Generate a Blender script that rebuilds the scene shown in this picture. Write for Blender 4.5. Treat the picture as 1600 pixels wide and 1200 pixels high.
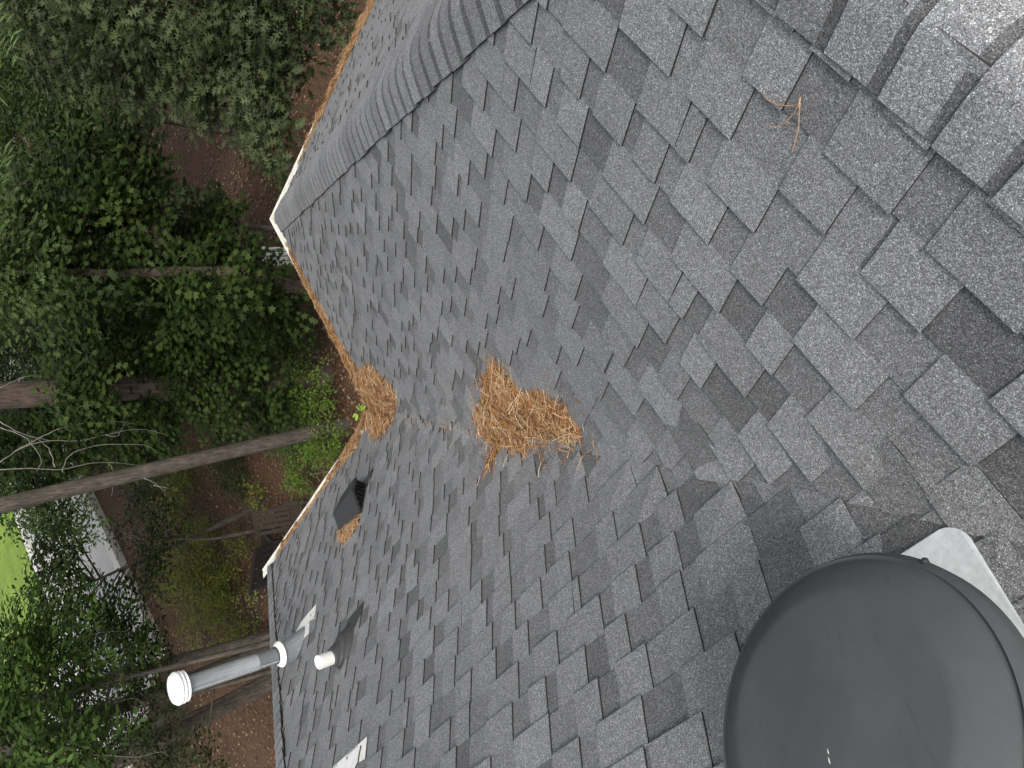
import bpy, math, random
import numpy as np
from mathutils import Vector, Matrix

for o in list(bpy.data.objects):
    bpy.data.objects.remove(o, do_unlink=True)
scene = bpy.context.scene
COL = scene.collection
rnd = random.Random(7)
npr = np.random.default_rng(11)

# ------------------------------------------------------------------ camera
# photograph held sideways: "up" of the place points to the left of the frame
CR = np.array([[-0.492678136227486, -0.5310015608608075, -0.6894241049214892],
               [-0.7605518180659417, 0.6477429598451067, 0.04460930404849347],
               [0.4228820002317445, 0.5463207851935403, -0.7229829967195025]])
CP = np.array([-3.669, -4.995, 4.474])
FPX = 1179.9
cam_d = bpy.data.cameras.new('camera')
cam = bpy.data.objects.new('camera', cam_d)
COL.objects.link(cam)
M = Matrix(((CR[0][0], -CR[1][0], -CR[2][0], CP[0]),
            (CR[0][1], -CR[1][1], -CR[2][1], CP[1]),
            (CR[0][2], -CR[1][2], -CR[2][2], CP[2]),
            (0, 0, 0, 1)))
cam.matrix_world = M
cam_d.sensor_width = 36.0
cam_d.lens = FPX / 1600 * 36.0
cam_d.clip_start = 0.02
cam_d.clip_end = 2000
scene.camera = cam

# ------------------------------------------------------------------ light
SUN_EL, SUN_AZ = 49.0, 217.0
world = bpy.data.worlds.new('World')
scene.world = world
world.use_nodes = True
wn = world.node_tree.nodes
wl = world.node_tree.links
sky = wn.new('ShaderNodeTexSky')
sky.sky_type = 'NISHITA'
sky.sun_disc = False
sky.sun_elevation = math.radians(SUN_EL)
sky.sun_rotation = math.radians(SUN_AZ)
sky.air_density = 1.0
sky.dust_density = 3.0
sky.ozone_density = 1.0
hs = wn.new('ShaderNodeHueSaturation')          # thin cloud veil: the blue is mostly washed out
hs.inputs['Saturation'].default_value = 0.22
wl.new(sky.outputs[0], hs.inputs['Color'])
wl.new(hs.outputs[0], wn['Background'].inputs[0])
wn['Background'].inputs[1].default_value = 0.15
sun_d = bpy.data.lights.new('sun', 'SUN')
sun_d.energy = 1.1
sun_d.angle = math.radians(13)
sun_d.color = (1.0, 0.96, 0.9)
sun = bpy.data.objects.new('sun', sun_d)
COL.objects.link(sun)
az = math.radians(SUN_AZ)
el = math.radians(SUN_EL)
sdir = Vector((math.sin(az) * math.cos(el), math.cos(az) * math.cos(el), math.sin(el)))
sun.rotation_euler = (-sdir).to_track_quat('-Z', 'Y').to_euler()
scene.view_settings.view_transform = 'Standard'
scene.view_settings.look = 'None'
scene.view_settings.gamma = 1.0
scene.view_settings.exposure = 0.86
scene.view_settings.use_curve_mapping = False
scene.render.engine = 'CYCLES'
scene.cycles.max_bounces = 4
scene.cycles.diffuse_bounces = 3
scene.cycles.glossy_bounces = 2
scene.cycles.transmission_bounces = 2
scene.cycles.caustics_reflective = False
scene.cycles.caustics_refractive = False

# ------------------------------------------------------------------ helpers
def ray(u, v):
    d = CR.T @ np.array([(u - 800) / FPX, (v - 600) / FPX, 1.0])
    return d / np.linalg.norm(d)
def at(u, v, d): return CP + ray(u, v) * d
def onz(u, v, z):
    r = ray(u, v)
    return CP + r * (z - CP[2]) / r[2]

def tag(o, label=None, cat=None, group=None, kind=None):
    if label: o['label'] = label
    if cat: o['category'] = cat
    if group: o['group'] = group
    if kind: o['kind'] = kind
    return o
def empty(name, loc, label=None, cat=None, group=None):
    o = bpy.data.objects.new(name, None)
    COL.objects.link(o)
    o.location = Vector(loc)
    o.empty_display_size = 0.2
    return tag(o, label, cat, group)

class MB:
    """collects polygons; verts in world space"""
    def __init__(s):
        s.v = []; s.f = []; s.m = []; s.t = []
    def poly(s, pts, mat=0, tone=1.0):
        i = len(s.v)
        s.v.extend([tuple(p) for p in pts])
        s.f.append(tuple(range(i, i + len(pts))))
        s.m.append(mat); s.t.append(tone)
    def box(s, c, size, rot=None, mat=0, tone=1.0):
        c = np.array(c, float); h = np.array(size, float) / 2
        R = np.eye(3) if rot is None else np.array(rot)
        P = [c + R @ (h * np.array(k)) for k in
             ((-1,-1,-1),(1,-1,-1),(1,1,-1),(-1,1,-1),(-1,-1,1),(1,-1,1),(1,1,1),(-1,1,1))]
        for q in ((0,3,2,1),(4,5,6,7),(0,1,5,4),(1,2,6,5),(2,3,7,6),(3,0,4,7)):
            s.poly([P[k] for k in q], mat, tone)
    def tube(s, pts, rad, n=6, mat=0, tone=1.0, cap=True):
        pts = [np.array(p, float) for p in pts]
        rings = []
        ref = None
        for i, p in enumerate(pts):
            d = pts[min(i+1, len(pts)-1)] - pts[max(i-1, 0)]
            d = d / (np.linalg.norm(d) + 1e-12)
            if ref is None:
                ref = np.array([1.0, 0, 0]) if abs(d[0]) < .9 else np.array([0, 1.0, 0])
            a = ref - d * d.dot(ref); a /= np.linalg.norm(a); ref = a
            b = np.cross(d, a)
            r = rad[i] if hasattr(rad, '__len__') else rad
            rings.append([p + r * (math.cos(2*math.pi*k/n) * a + math.sin(2*math.pi*k/n) * b) for k in range(n)])
        base = len(s.v)
        for rg in rings: s.v.extend([tuple(p) for p in rg])
        for i in range(len(rings)-1):
            for k in range(n):
                k2 = (k+1) % n
                s.f.append((base+i*n+k, base+i*n+k2, base+(i+1)*n+k2, base+(i+1)*n+k))
                s.m.append(mat); s.t.append(tone)
        if cap:
            s.f.append(tuple(base+k for k in range(n-1, -1, -1))); s.m.append(mat); s.t.append(tone)
            s.f.append(tuple(base+(len(rings)-1)*n+k for k in range(n))); s.m.append(mat); s.t.append(tone)
    def lathe(s, prof, center, axis, n=48, mat=0, closed_top=True):
        axis = np.array(axis, float); axis /= np.linalg.norm(axis)
        ref = np.array([1.0, 0, 0]) if abs(axis[0]) < .9 else np.array([0, 1.0, 0])
        a = ref - axis * axis.dot(ref); a /= np.linalg.norm(a); b = np.cross(axis, a)
        c = np.array(center, float); base = len(s.v)
        for r, h in prof:
            for k in range(n):
                w = 2*math.pi*k/n
                s.v.append(tuple(c + axis*h + r*(math.cos(w)*a + math.sin(w)*b)))
        for i in range(len(prof)-1):
            for k in range(n):
                k2 = (k+1) % n
                s.f.append((base+i*n+k, base+i*n+k2, base+(i+1)*n+k2, base+(i+1)*n+k))
                s.m.append(mat); s.t.append(1.0)
    def build(s, name, mats, parent=None, smooth=False, origin=None, weld=False):
        me = bpy.data.meshes.new(name)
        v = np.array(s.v, float)
        if origin is None:
            origin = v.mean(0) if len(v) else np.zeros(3)
        origin = np.array(origin, float)
        me.from_pydata([tuple(p) for p in (v - origin)], [], s.f)
        if not isinstance(mats, (list, tuple)): mats = [mats]
        for m in mats: me.materials.append(m)
        me.polygons.foreach_set('material_index', s.m)
        at_ = me.attributes.new('tone', 'FLOAT', 'FACE')
        at_.data.foreach_set('value', s.t)
        if smooth: me.polygons.foreach_set('use_smooth', [True]*len(s.f))
        me.update()
        o = bpy.data.objects.new(name, me)
        COL.objects.link(o)
        if parent is not None:
            o.parent = parent
            pl = np.array(parent.get('_w', [0, 0, 0]))
            o.location = Vector(origin - pl)
        else:
            o.location = Vector(origin)
        o['_w'] = [float(x) for x in origin]
        return o
def thing(name, loc, label, cat, group=None):
    o = empty(name, loc, label, cat, group)
    o['_w'] = [float(x) for x in loc]
    return o
def shade_auto(o, ang=35):
    me = o.data
    me.polygons.foreach_set('use_smooth', [True]*len(me.polygons))
    me.set_sharp_from_angle(angle=math.radians(ang))

# ------------------------------------------------------------------ materials
def new_mat(name):
    m = bpy.data.materials.new(name); m.use_nodes = True
    nt = m.node_tree
    return m, nt, nt.nodes, nt.links, nt.nodes['Principled BSDF']
def N(nt, t, **kw):
    n = nt.nodes.new(t)
    for k, v in kw.items(): setattr(n, k, v)
    return n
def ramp(nt, src, stops):
    r = nt.nodes.new('ShaderNodeValToRGB')
    el_ = r.color_ramp.elements
    while len(el_) < len(stops): el_.new(0.5)
    for e, (p, c) in zip(el_, stops):
        e.position = p; e.color = (c[0], c[1], c[2], 1) if hasattr(c, '__len__') else (c, c, c, 1)
    nt.links.new(src, r.inputs[0])
    return r.outputs[0]
def mixc(nt, a, b, fac=1.0, mode='MULTIPLY'):
    n = nt.nodes.new('ShaderNodeMix'); n.data_type = 'RGBA'; n.blend_type = mode
    if hasattr(fac, 'links') or hasattr(fac, 'is_linked'): nt.links.new(fac, n.inputs[0])
    else: n.inputs[0].default_value = fac
    for i, x in ((6, a), (7, b)):
        if hasattr(x, 'is_linked'): nt.links.new(x, n.inputs[i])
        else: n.inputs[i].default_value = (x[0], x[1], x[2], 1)
    return n.outputs[2]
def noise(nt, vec, scale, detail=3, rough=.5, out=0):
    n = nt.nodes.new('ShaderNodeTexNoise')
    n.inputs['Scale'].default_value = scale; n.inputs['Detail'].default_value = detail
    n.inputs['Roughness'].default_value = rough
    if vec is not None: nt.links.new(vec, n.inputs['Vector'])
    return n.outputs[out]
def wpos(nt): return nt.nodes.new('ShaderNodeNewGeometry').outputs['Position']
def bump(nt, h, strength, dist, target):
    b = nt.nodes.new('ShaderNodeBump')
    b.inputs['Strength'].default_value = strength; b.inputs['Distance'].default_value = dist
    nt.links.new(h, b.inputs['Height']); nt.links.new(b.outputs[0], target)

def mat_shingle(base=(.218, .222, .226)):
    m, nt, n, l, p = new_mat('asphalt_granules')
    pos = wpos(nt)
    vo = N(nt, 'ShaderNodeTexVoronoi'); vo.inputs['Scale'].default_value = 580
    l.new(pos, vo.inputs['Vector'])
    sep = N(nt, 'ShaderNodeSeparateColor'); l.new(vo.outputs['Color'], sep.inputs[0])
    gran = ramp(nt, sep.outputs[0], [(0, .30), (.45, .80), (.8, 1.15), (.93, 1.6), (1, 3.0)])
    c = mixc(nt, base, gran)
    vo2 = N(nt, 'ShaderNodeTexVoronoi'); vo2.inputs['Scale'].default_value = 170
    l.new(pos, vo2.inputs['Vector'])
    sep2 = N(nt, 'ShaderNodeSeparateColor'); l.new(vo2.outputs['Color'], sep2.inputs[0])
    c = mixc(nt, c, ramp(nt, sep2.outputs[1], [(0, .84), (.6, 1.0), (1, 1.2)]))
    at_ = N(nt, 'ShaderNodeAttribute'); at_.attribute_name = 'tone'
    comb = N(nt, 'ShaderNodeCombineColor')
    for i in range(3): l.new(at_.outputs['Fac'], comb.inputs[i])
    c = mixc(nt, c, comb.outputs[0])
    c = mixc(nt, c, ramp(nt, noise(nt, pos, .8, 5, .6), [(.3, (.90, .905, .91)), (.7, (1.07, 1.07, 1.06))]))
    c = mixc(nt, c, ramp(nt, noise(nt, pos, 14, 3), [(.3, .95), (.7, 1.05)]))
    l.new(c, p.inputs['Base Color'])
    p.inputs['Roughness'].default_value = .85
    p.inputs['Specular IOR Level'].default_value = .35
    bump(nt, sep.outputs[1], .55, .0012, p.inputs['Normal'])
    return m
def mat_plain(name, col, rough=.6, metal=0.0, spec=.5, var=.12, nscale=20, bumpd=0.0, bscale=80, streak=None):
    m, nt, n, l, p = new_mat(name)
    pos = wpos(nt)
    c = mixc(nt, col, ramp(nt, noise(nt, pos, nscale, 4), [(.3, 1 - var), (.7, 1 + var)]))
    if streak:
        c = mixc(nt, c, streak, ramp(nt, noise(nt, pos, nscale * .35, 5, .65), [(.55, 0), (.75, .8)]), 'MIX')
    l.new(c, p.inputs['Base Color'])
    p.inputs['Roughness'].default_value = rough
    p.inputs['Metallic'].default_value = metal
    p.inputs['Specular IOR Level'].default_value = spec
    if bumpd: bump(nt, noise(nt, pos, bscale, 4), .5, bumpd, p.inputs['Normal'])
    return m
def mat_attr(name, rough=.7, trans=0.0, spec=.3, mult=1.0):
    m, nt, n, l, p = new_mat(name)
    a = N(nt, 'ShaderNodeAttribute'); a.attribute_name = 'col'
    l.new(a.outputs['Color'], p.inputs['Base Color'])
    p.inputs['Roughness'].default_value = rough
    p.inputs['Specular IOR Level'].default_value = spec
    if trans:
        t = N(nt, 'ShaderNodeBsdfTranslucent')
        c = mixc(nt, a.outputs['Color'], (1.25, 1.35, .7))
        l.new(c, t.inputs[0])
        mx = N(nt, 'ShaderNodeMixShader'); mx.inputs[0].default_value = trans
        l.new(p.outputs[0], mx.inputs[1]); l.new(t.outputs[0], mx.inputs[2])
        l.new(mx.outputs[0], n['Material Output'].inputs[0])
    return m
def mat_bark(name, a, b, sc=14):
    m, nt, n, l, p = new_mat(name)
    pos = wpos(nt)
    mp = N(nt, 'ShaderNodeMapping'); mp.inputs['Scale'].default_value = (1, 1, .22)
    l.new(pos, mp.inputs[0])
    nz = noise(nt, mp.outputs[0], sc, 6, .65)
    c = mixc(nt, ramp(nt, nz, [(.32, a), (.62, b)]), ramp(nt, noise(nt, pos, 2.5, 4), [(.3, .75), (.7, 1.2)]))
    l.new(c, p.inputs['Base Color']); p.inputs['Roughness'].default_value = .9
    bump(nt, nz, .9, .03, p.inputs['Normal'])
    return m

SH = mat_shingle()
EDGE = mat_plain('asphalt_cut_edge', (.018, .018, .019), .9)
DECK = mat_plain('roof_felt', (.03, .03, .032), .95)
CREAM = mat_plain('cream_aluminium', (.72, .70, .62), .45, 0, .5, .1, 9, 0, 80, (.34, .27, .18))
WHITE = mat_plain('white_paint', (.78, .78, .76), .45, 0, .5, .05, 14)
SIDING = mat_plain('painted_siding', (.42, .40, .36), .7, 0, .3, .06, 3)
GALV = mat_plain('galvanised_steel', (.62, .65, .67), .42, .55, .5, .2, 38)
FLASH = mat_plain('flashing_zinc', (.70, .72, .72), .5, .15, .5, .10, 70)
mS, nt, n_, l_, p_ = new_mat('flue_steel')
pos = wpos(nt); mp = N(nt, 'ShaderNodeMapping'); mp.inputs['Scale'].default_value = (1, 1, .06); l_.new(pos, mp.inputs[0])
c = mixc(nt, (.40, .425, .44), ramp(nt, noise(nt, mp.outputs[0], 60, 4), [(.3, .82), (.7, 1.1)]))
c = mixc(nt, c, ramp(nt, noise(nt, pos, 7, 5, .6), [(.35, .88), (.65, 1.06)]))
l_.new(c, p_.inputs['Base Color']); p_.inputs['Metallic'].default_value = .6; p_.inputs['Roughness'].default_value = .45
FLUE = mS
BLACKP = mat_plain('black_plastic', (.035, .036, .038), .5, 0, .4, .1, 20)
GRILLE = mat_plain('black_grille', (.006, .006, .007), .6, 0, .3, .1, 20)
RUBBER = mat_plain('grey_rubber', (.05, .05, .052), .6, 0, .4, .1, 30)
PVC = mat_plain('pvc_plastic', (.80, .79, .74), .4, 0, .5, .05, 10)
SEALANT = mat_plain('pale_sealant', (.78, .77, .72), .6, 0, .4, .06, 40)
STRIPM = mat_plain('white_sheet_metal', (.80, .80, .78), .4, 0, .5, .08, 18, 0, 80, (.62, .55, .46))
RUST = mat_plain('rust', (.10, .045, .02), .9)

# ------------------------------------------------------------------ roof geometry
tA, tB, tC, tD = .608, .7372, .6203, .748
LA, LB = 2.8, 2.982
YR = -5.09
ZR = -tA * YR
XR = -ZR / tB
XF, YE = 2 * XR, 2 * YR
kC, kD = tA / tC, tB / tD
E_ = .143
def nrm(v): v = np.array(v, float); return v / np.linalg.norm(v)
class Plane:
    def __init__(s, O, U, down, t):
        c = 1 / math.hypot(1, t); sn = t * c
        s.O = np.array(O, float); s.U = np.array(U, float)
        dn = np.array([down[0], down[1], 0.0])
        s.V = -dn * c + np.array([0, 0, sn]); s.N = dn * sn + np.array([0, 0, c])
        s.c = c
    def p(s, u, v, h=0): return s.O + s.U*u + s.V*v + s.N*h
PA = Plane((0, 0, 0), (1, 0, 0), (0, 1), tA)
PB = Plane((0, 0, 0), (0, 1, 0), (1, 0), tB)
PC = Plane((LA, 0, 0), (0, 1, 0), (1, 0), tC)
PD = Plane((0, LB, 0), (1, 0, 0), (0, 1), tD)
PE = Plane((0, YE, 0), (1, 0, 0), (0, -1), tA)
PF = Plane((XF, 0, 0), (0, 1, 0), (-1, 0), tB)
def roofz(x, y):
    return max(min(-tA*y, tA*(y-YE), tC*(LA-x)), min(-tB*x, tB*(x-XF), tD*(LB-y)))
def fillet(x, y):
    d = abs(-tA*y + tB*x); k = .13
    return max(k-d, 0)**2/(4*k)

# clip limits: linear functions of plan (x,y) that must stay >= 0
clips = {
 'A': [lambda x, y: x - y*tA/tB, lambda x, y: (LA + y*kC) - x - .02, lambda x, y: -.168 - y, lambda x, y: y - YR - .015],
 'B': [lambda x, y: y - x*tB/tA, lambda x, y: (LB + x*kD) - y - .02, lambda x, y: -.168 - x, lambda x, y: x - XR - .015],
 'C': [lambda x, y: x - (LA + y*kC) - .02, lambda x, y: LA - .168 - x, lambda x, y: (y - YE) - (LA - x)/kC - .02],
 'D': [lambda x, y: y - (LB + x*kD) - .02, lambda x, y: LB - .1 - y, lambda x, y: (x - XF) - (LB - y)*kD - .02],
 'E': [lambda x, y: -(x - LA) - (y - YE)*kC - .02, lambda x, y: (x - XF) - (y - YE)*tA/tB - .02, lambda x, y: y - YE - .1, lambda x, y: YR - y - .015],
 'F': [lambda x, y: (LB - y) - (x - XF)*kD - .02, lambda x, y: (y - YE) - (x - XF)*tB/tA - .02, lambda x, y: x - XF - .1, lambda x, y: XR - x - .015],
}
def clip(poly, fn):
    out = []
    n = len(poly)
    for i in range(n):
        a, b = poly[i], poly[(i+1) % n]
        fa, fb = fn(a), fn(b)
        if fa >= 0: out.append(a)
        if (fa >= 0) != (fb >= 0):
            t = fa/(fa-fb)
            out.append((a[0]+(b[0]-a[0])*t, a[1]+(b[1]-a[1])*t))
    return out

def prism(mb, key, pl, poly, hfun, fns, tone, extra=0.0):
    for fn in fns:
        poly = clip(poly, lambda q: fn(*pl.p(q[0], q[1])[:2]))
        if len(poly) < 3: return False
    top, bot = [], []
    for u, v in poly:
        a = pl.p(u, v, hfun(v) + extra); b = pl.p(u, v, -.004)
        if key in 'AB':
            x, y = pl.p(u, v)[:2]
            own = -tA*y if key == 'A' else -tB*x
            dz = max(-tA*y, -tB*x) - own + fillet(x, y)
            if key == 'B' and x < -3.875 and -4.62 < y < -3.7: dz += .014
            a = a + np.array([0, 0, dz]); b = b + np.array([0, 0, dz])
        top.append(a); bot.append(b)
    n = len(top)
    nn = np.cross(top[1]-top[0], top[2]-top[0])
    if nn.dot(pl.N) < 0: top.reverse(); bot.reverse()
    mb.poly(top, 0, tone)
    for i in range(n):
        j = (i+1) % n
        cutv = key in 'AB' and all(abs(q[0] - q[1]*tA/tB) < .07 for q in (top[i], top[j]))
        mb.poly([top[j], top[i], bot[i], bot[j]], 0 if cutv else 1, tone if cutv else 1.0)
    return True

def shingles(key, pl, u0, u1, v0, v1, seed, separate=None, parent=None, field=None):
    r = random.Random(seed)
    nc = int((v1 - v0)/E_) + 1
    off = 0.0
    for i in range(nc):
        vb = v0 + i*E_
        off = (off + r.choice([.14, .22, .31, .43, .55])) % 1.0
        u = u0 - off - r.random()*.05
        delta = r.uniform(0.0, .03)
        fns = list(clips[key])
        if key == 'A':
            fns[0] = (lambda dl: (lambda x, y: x - y*tA/tB + dl))(delta)
        while u < u1:
            W = 1.0
            # cheap reject
            mid = [pl.p(u+a, vb+b)[:2] for a in (0, .33, .66, W) for b in (0, E_)]
            if not any(all(fn(*q) > -.02 for fn in fns) for q in mid) :
                u += W; continue
            mb = MB()
            ex = .003 if key == 'A' else 0.0
            st = r.gauss(1.0, .018)
            hb = lambda v: .0066 - (v-vb)/E_*.0055
            ht = lambda v: .0138 - (v-vb)/E_*.0074
            wob = lambda: r.uniform(-.0018, .0018)
            # teeth layout
            x = r.choice([0, 0, .05, .1])
            cuts = []
            while x < W - .03:
                tw = r.choice([.11, .13, .15, .17, .19, .22])
                cuts.append((x, min(W, x+tw)))
                x += tw + r.choice([.07, .09, .11, .13, .15, .17])
            ok = False
            # base lamination, tone changes between the teeth
            edges = [0.0]
            for a, b in cuts: edges += [(a+b)/2]
            edges.append(W)
            for a, b in zip(edges[:-1], edges[1:]):
                if b - a < .004: continue
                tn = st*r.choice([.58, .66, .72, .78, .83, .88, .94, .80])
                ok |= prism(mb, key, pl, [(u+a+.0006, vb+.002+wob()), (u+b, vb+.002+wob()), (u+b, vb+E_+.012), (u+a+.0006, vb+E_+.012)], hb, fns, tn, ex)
            for a, b in cuts:
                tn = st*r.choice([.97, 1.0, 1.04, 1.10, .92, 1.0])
                sk = r.uniform(-.004, .004)
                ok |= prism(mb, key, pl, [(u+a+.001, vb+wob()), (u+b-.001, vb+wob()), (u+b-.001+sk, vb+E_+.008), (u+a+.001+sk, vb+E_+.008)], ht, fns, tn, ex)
            if ok and mb.f:
                if separate is None or separate(np.array(mb.v).mean(0)):
                    mb.build('shingle', [SH, EDGE], parent)
                elif field is not None:
                    b0 = len(field.v)
                    field.v += mb.v; field.f += [tuple(k+b0 for k in q) for q in mb.f]; field.m += mb.m; field.t += mb.t
            u += W

house = thing('house', (XR, YR, -5.0), 'house with charcoal shingle hip roof filling the right of the frame', 'house')

def slope(name, pts):
    mb = MB(); pts = [np.array(p, float) for p in pts]
    low = [p - np.array([0, 0, .02]) for p in pts]
    n = np.cross(pts[1]-pts[0], pts[2]-pts[0])
    if n[2] < 0: low.reverse()
    mb.poly(low, 0)
    bt = [p - np.array([0, 0, .06]) for p in reversed(low)]
    mb.poly(bt, 0)
    k = len(low)
    for i in range(k):
        a, b = low[i], low[(i+1) % k]
        mb.poly([b, a, a - np.array([0, 0, .06]), b - np.array([0, 0, .06])], 0)
    return mb.build(name, DECK, house)
e0 = .165
def zA(y): return -tA*y
rA1 = (XR, YR, ZR); rA2 = (LA + YR*kC, YR, ZR); rB2 = (XR, LB + XR*kD, ZR)
P0 = (0, 0, 0)
def inset(x, y): return (x, y, roofz(x, y))
sA = slope('roof_slope', [inset(-e0, -e0*tB/tA) if False else (-e0*tA/tB, -e0, tA*e0), (LA-e0*kC, -e0, tA*e0), rA2, rA1])
sB = slope('roof_slope', [(-e0, -e0*tB/tA, tB*e0), rA1, rB2, (-e0, LB-e0*kD, tB*e0)])
sC = slope('roof_slope', [(LA-e0, -e0/kC, tC*e0), (LA-e0, YE+e0/kC, tC*e0), rA2])
sD = slope('roof_slope', [(-e0/kD, LB-e0, tD*e0), (XF+e0/kD, LB-e0, tD*e0), rB2])
sE = slope('roof_slope', [(LA-e0*kC, YE+e0, tA*e0), (XF+e0*tA/tB, YE+e0, tA*e0), rA1, rA2])
sF = slope('roof_slope', [(XF+e0, YE+e0*tB/tA, tB*e0), (XF+e0, LB-e0*kD, tB*e0), rB2, rA1])

VS = .09 / PA.c
shingles('A', PA, -4.4, 2.9, .196, 6.0, 21, None, sA)
shingles('B', PB, -5.2, 3.1, .208, 5.3, 33, None, sB)
def vis_c(c): return c[1] > -3.6
fc = MB(); shingles('C', PC, -10.3, .1, .196, 5.95, 5, vis_c, sC, fc)
tag(fc.build('shingle_field', [SH, EDGE], sC), kind='stuff')
never = lambda c: False
for key, pl, a, b, vv, par in (('D', PD, -8.5, .1, 5.3, sD), ('E', PE, -8.5, 2.9, 6.0, sE), ('F', PF, -10.3, 3.1, 5.3, sF)):
    fm = MB(); shingles(key, pl, a, b, .09, vv, hash(key) % 97 if False else ord(key), never, par, fm)
    tag(fm.build('shingle_field', [SH, EDGE], par), kind='stuff')

# hip and ridge caps
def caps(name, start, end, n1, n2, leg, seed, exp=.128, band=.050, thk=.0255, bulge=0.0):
    r = random.Random(seed)
    start = np.array(start, float); end = np.array(end, float)
    L = np.linalg.norm(end-start); d = (end-start)/L
    def perp(n, other):
        q = np.cross(n, d); q /= np.linalg.norm(q)
        if q[2] > 0: q = -q
        if abs(q[2]) < 1e-6: pass
        return q
    p1 = perp(n1, n2); p2 = perp(n2, n1)
    nb = nrm(n1+n2)
    k = int(L/exp)+1
    for i in range(k):
        s0 = i*exp - .02; s1 = s0 + exp + .02
        if s0 > L - .03: break
        s1 = min(s1, L+.06)
        lg = leg + r.uniform(-.006, .006); lg2 = leg + r.uniform(-.006, .006)
        skew = r.uniform(-.006, .006)
        prof = []
        for w in (lg, lg*.72, lg*.45): prof.append((p1*w, n1, -w))
        c1 = p1*.066; c2 = p2*.066
        for t in (0, .25, .5, .75, 1):
            q = c1*(1-t)**2 + c2*t**2
            nn = nrm(n1*(1-t)+n2*t)
            prof.append((q + nb*bulge*(1-(2*t-1)**2), nn, 0))
        for w in (lg2*.45, lg2*.72, lg2): prof.append((p2*w, n2, w))
        mb = MB()
        tone = r.choice([.8, .9, .96, 1.0, 1.05, 1.1])
        trim = .9 if i == 0 else 0.0
        def row(s, h, sk, tr=0.0):
            return [start + d*(s + sk*wq/leg + tr*abs(wq)) + q + nn*h for q, nn, wq in prof]
        lift = .003*r.random()
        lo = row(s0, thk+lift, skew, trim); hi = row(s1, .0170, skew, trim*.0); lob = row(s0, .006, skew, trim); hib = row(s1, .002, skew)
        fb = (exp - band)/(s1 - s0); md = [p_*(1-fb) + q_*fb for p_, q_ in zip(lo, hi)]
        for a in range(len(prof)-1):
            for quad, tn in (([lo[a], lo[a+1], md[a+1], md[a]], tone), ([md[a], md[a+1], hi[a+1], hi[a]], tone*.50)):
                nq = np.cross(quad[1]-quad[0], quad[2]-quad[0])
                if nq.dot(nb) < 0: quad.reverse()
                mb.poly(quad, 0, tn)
            mb.poly([lo[a], lo[a+1], lob[a+1], lob[a]], 1)
        mb.poly([lo[0], hi[0], hib[0], lob[0]], 1)
        mb.poly([lo[-1], hi[-1], hib[-1], lob[-1]], 1)
        o = mb.build(name, [SH, EDGE], house)
        shade_auto(o, 50)
NA, NB, NC, ND, NE, NF = PA.N, PB.N, PC.N, PD.N, PE.N, PF.N
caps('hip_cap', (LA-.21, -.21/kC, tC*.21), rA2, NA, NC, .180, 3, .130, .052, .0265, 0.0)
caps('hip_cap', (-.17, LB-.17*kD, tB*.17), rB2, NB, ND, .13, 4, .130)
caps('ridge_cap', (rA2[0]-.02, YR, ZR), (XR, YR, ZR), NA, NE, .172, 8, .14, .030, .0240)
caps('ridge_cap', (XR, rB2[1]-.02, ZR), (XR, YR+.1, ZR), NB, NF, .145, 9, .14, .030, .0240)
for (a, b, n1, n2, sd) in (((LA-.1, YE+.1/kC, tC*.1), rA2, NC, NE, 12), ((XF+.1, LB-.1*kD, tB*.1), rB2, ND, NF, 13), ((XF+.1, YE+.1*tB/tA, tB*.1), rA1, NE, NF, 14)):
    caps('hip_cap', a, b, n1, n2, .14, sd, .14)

# ------------------------------------------------------------------ walls, fascia, gutters
GZ = -5.0
ov = .42
Wp = [(-ov, -ov), (LA-ov, -ov), (LA-ov, YE+ov), (XF+ov, YE+ov), (XF+ov, LB-ov), (-ov, LB-ov)]
def wallseg(a, b):
    mb = MB(); a = np.array([*a, 0.]); b = np.array([*b, 0.])
    d = nrm(b-a); n = np.array([d[1], -d[0], 0])
    z = GZ - .3
    while z < -.16:           # lapped boards
        zt = min(z+.19, -.14)
        mb.poly([a+n*.012+[0,0,z], b+n*.012+[0,0,z], b+[0,0,zt], a+[0,0,zt]], 0)
        mb.poly([a+[0,0,z], b+[0,0,z], b+n*.012+[0,0,z], a+n*.012+[0,0,z]], 0)
        z = zt
    mb.build('wall', SIDING, house)
for i in range(6): wallseg(Wp[(i+1) % 6], Wp[i])
mb = MB()
Op = [(-.13, -.13), (LA-.13, -.13), (LA-.13, YE+.13), (XF+.13, YE+.13), (XF+.13, LB-.13), (-.13, LB-.13)]
mb.poly([(x, y, -.17) for x, y in Op], 0); mb.build('soffit', WHITE, house)
for i in range(6):
    a = np.array([*Op[i], 0.]); b = np.array([*Op[(i+1) % 6], 0.])
    mb = MB(); d = nrm(b-a); L = np.linalg.norm(b-a)
    mb.box((a+b)/2+[0, 0, -.065], (L+.02, .022, .2), np.stack([d, [-d[1], d[0], 0], [0, 0, 1]], 1)); mb.build('fascia', WHITE, house)

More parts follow.
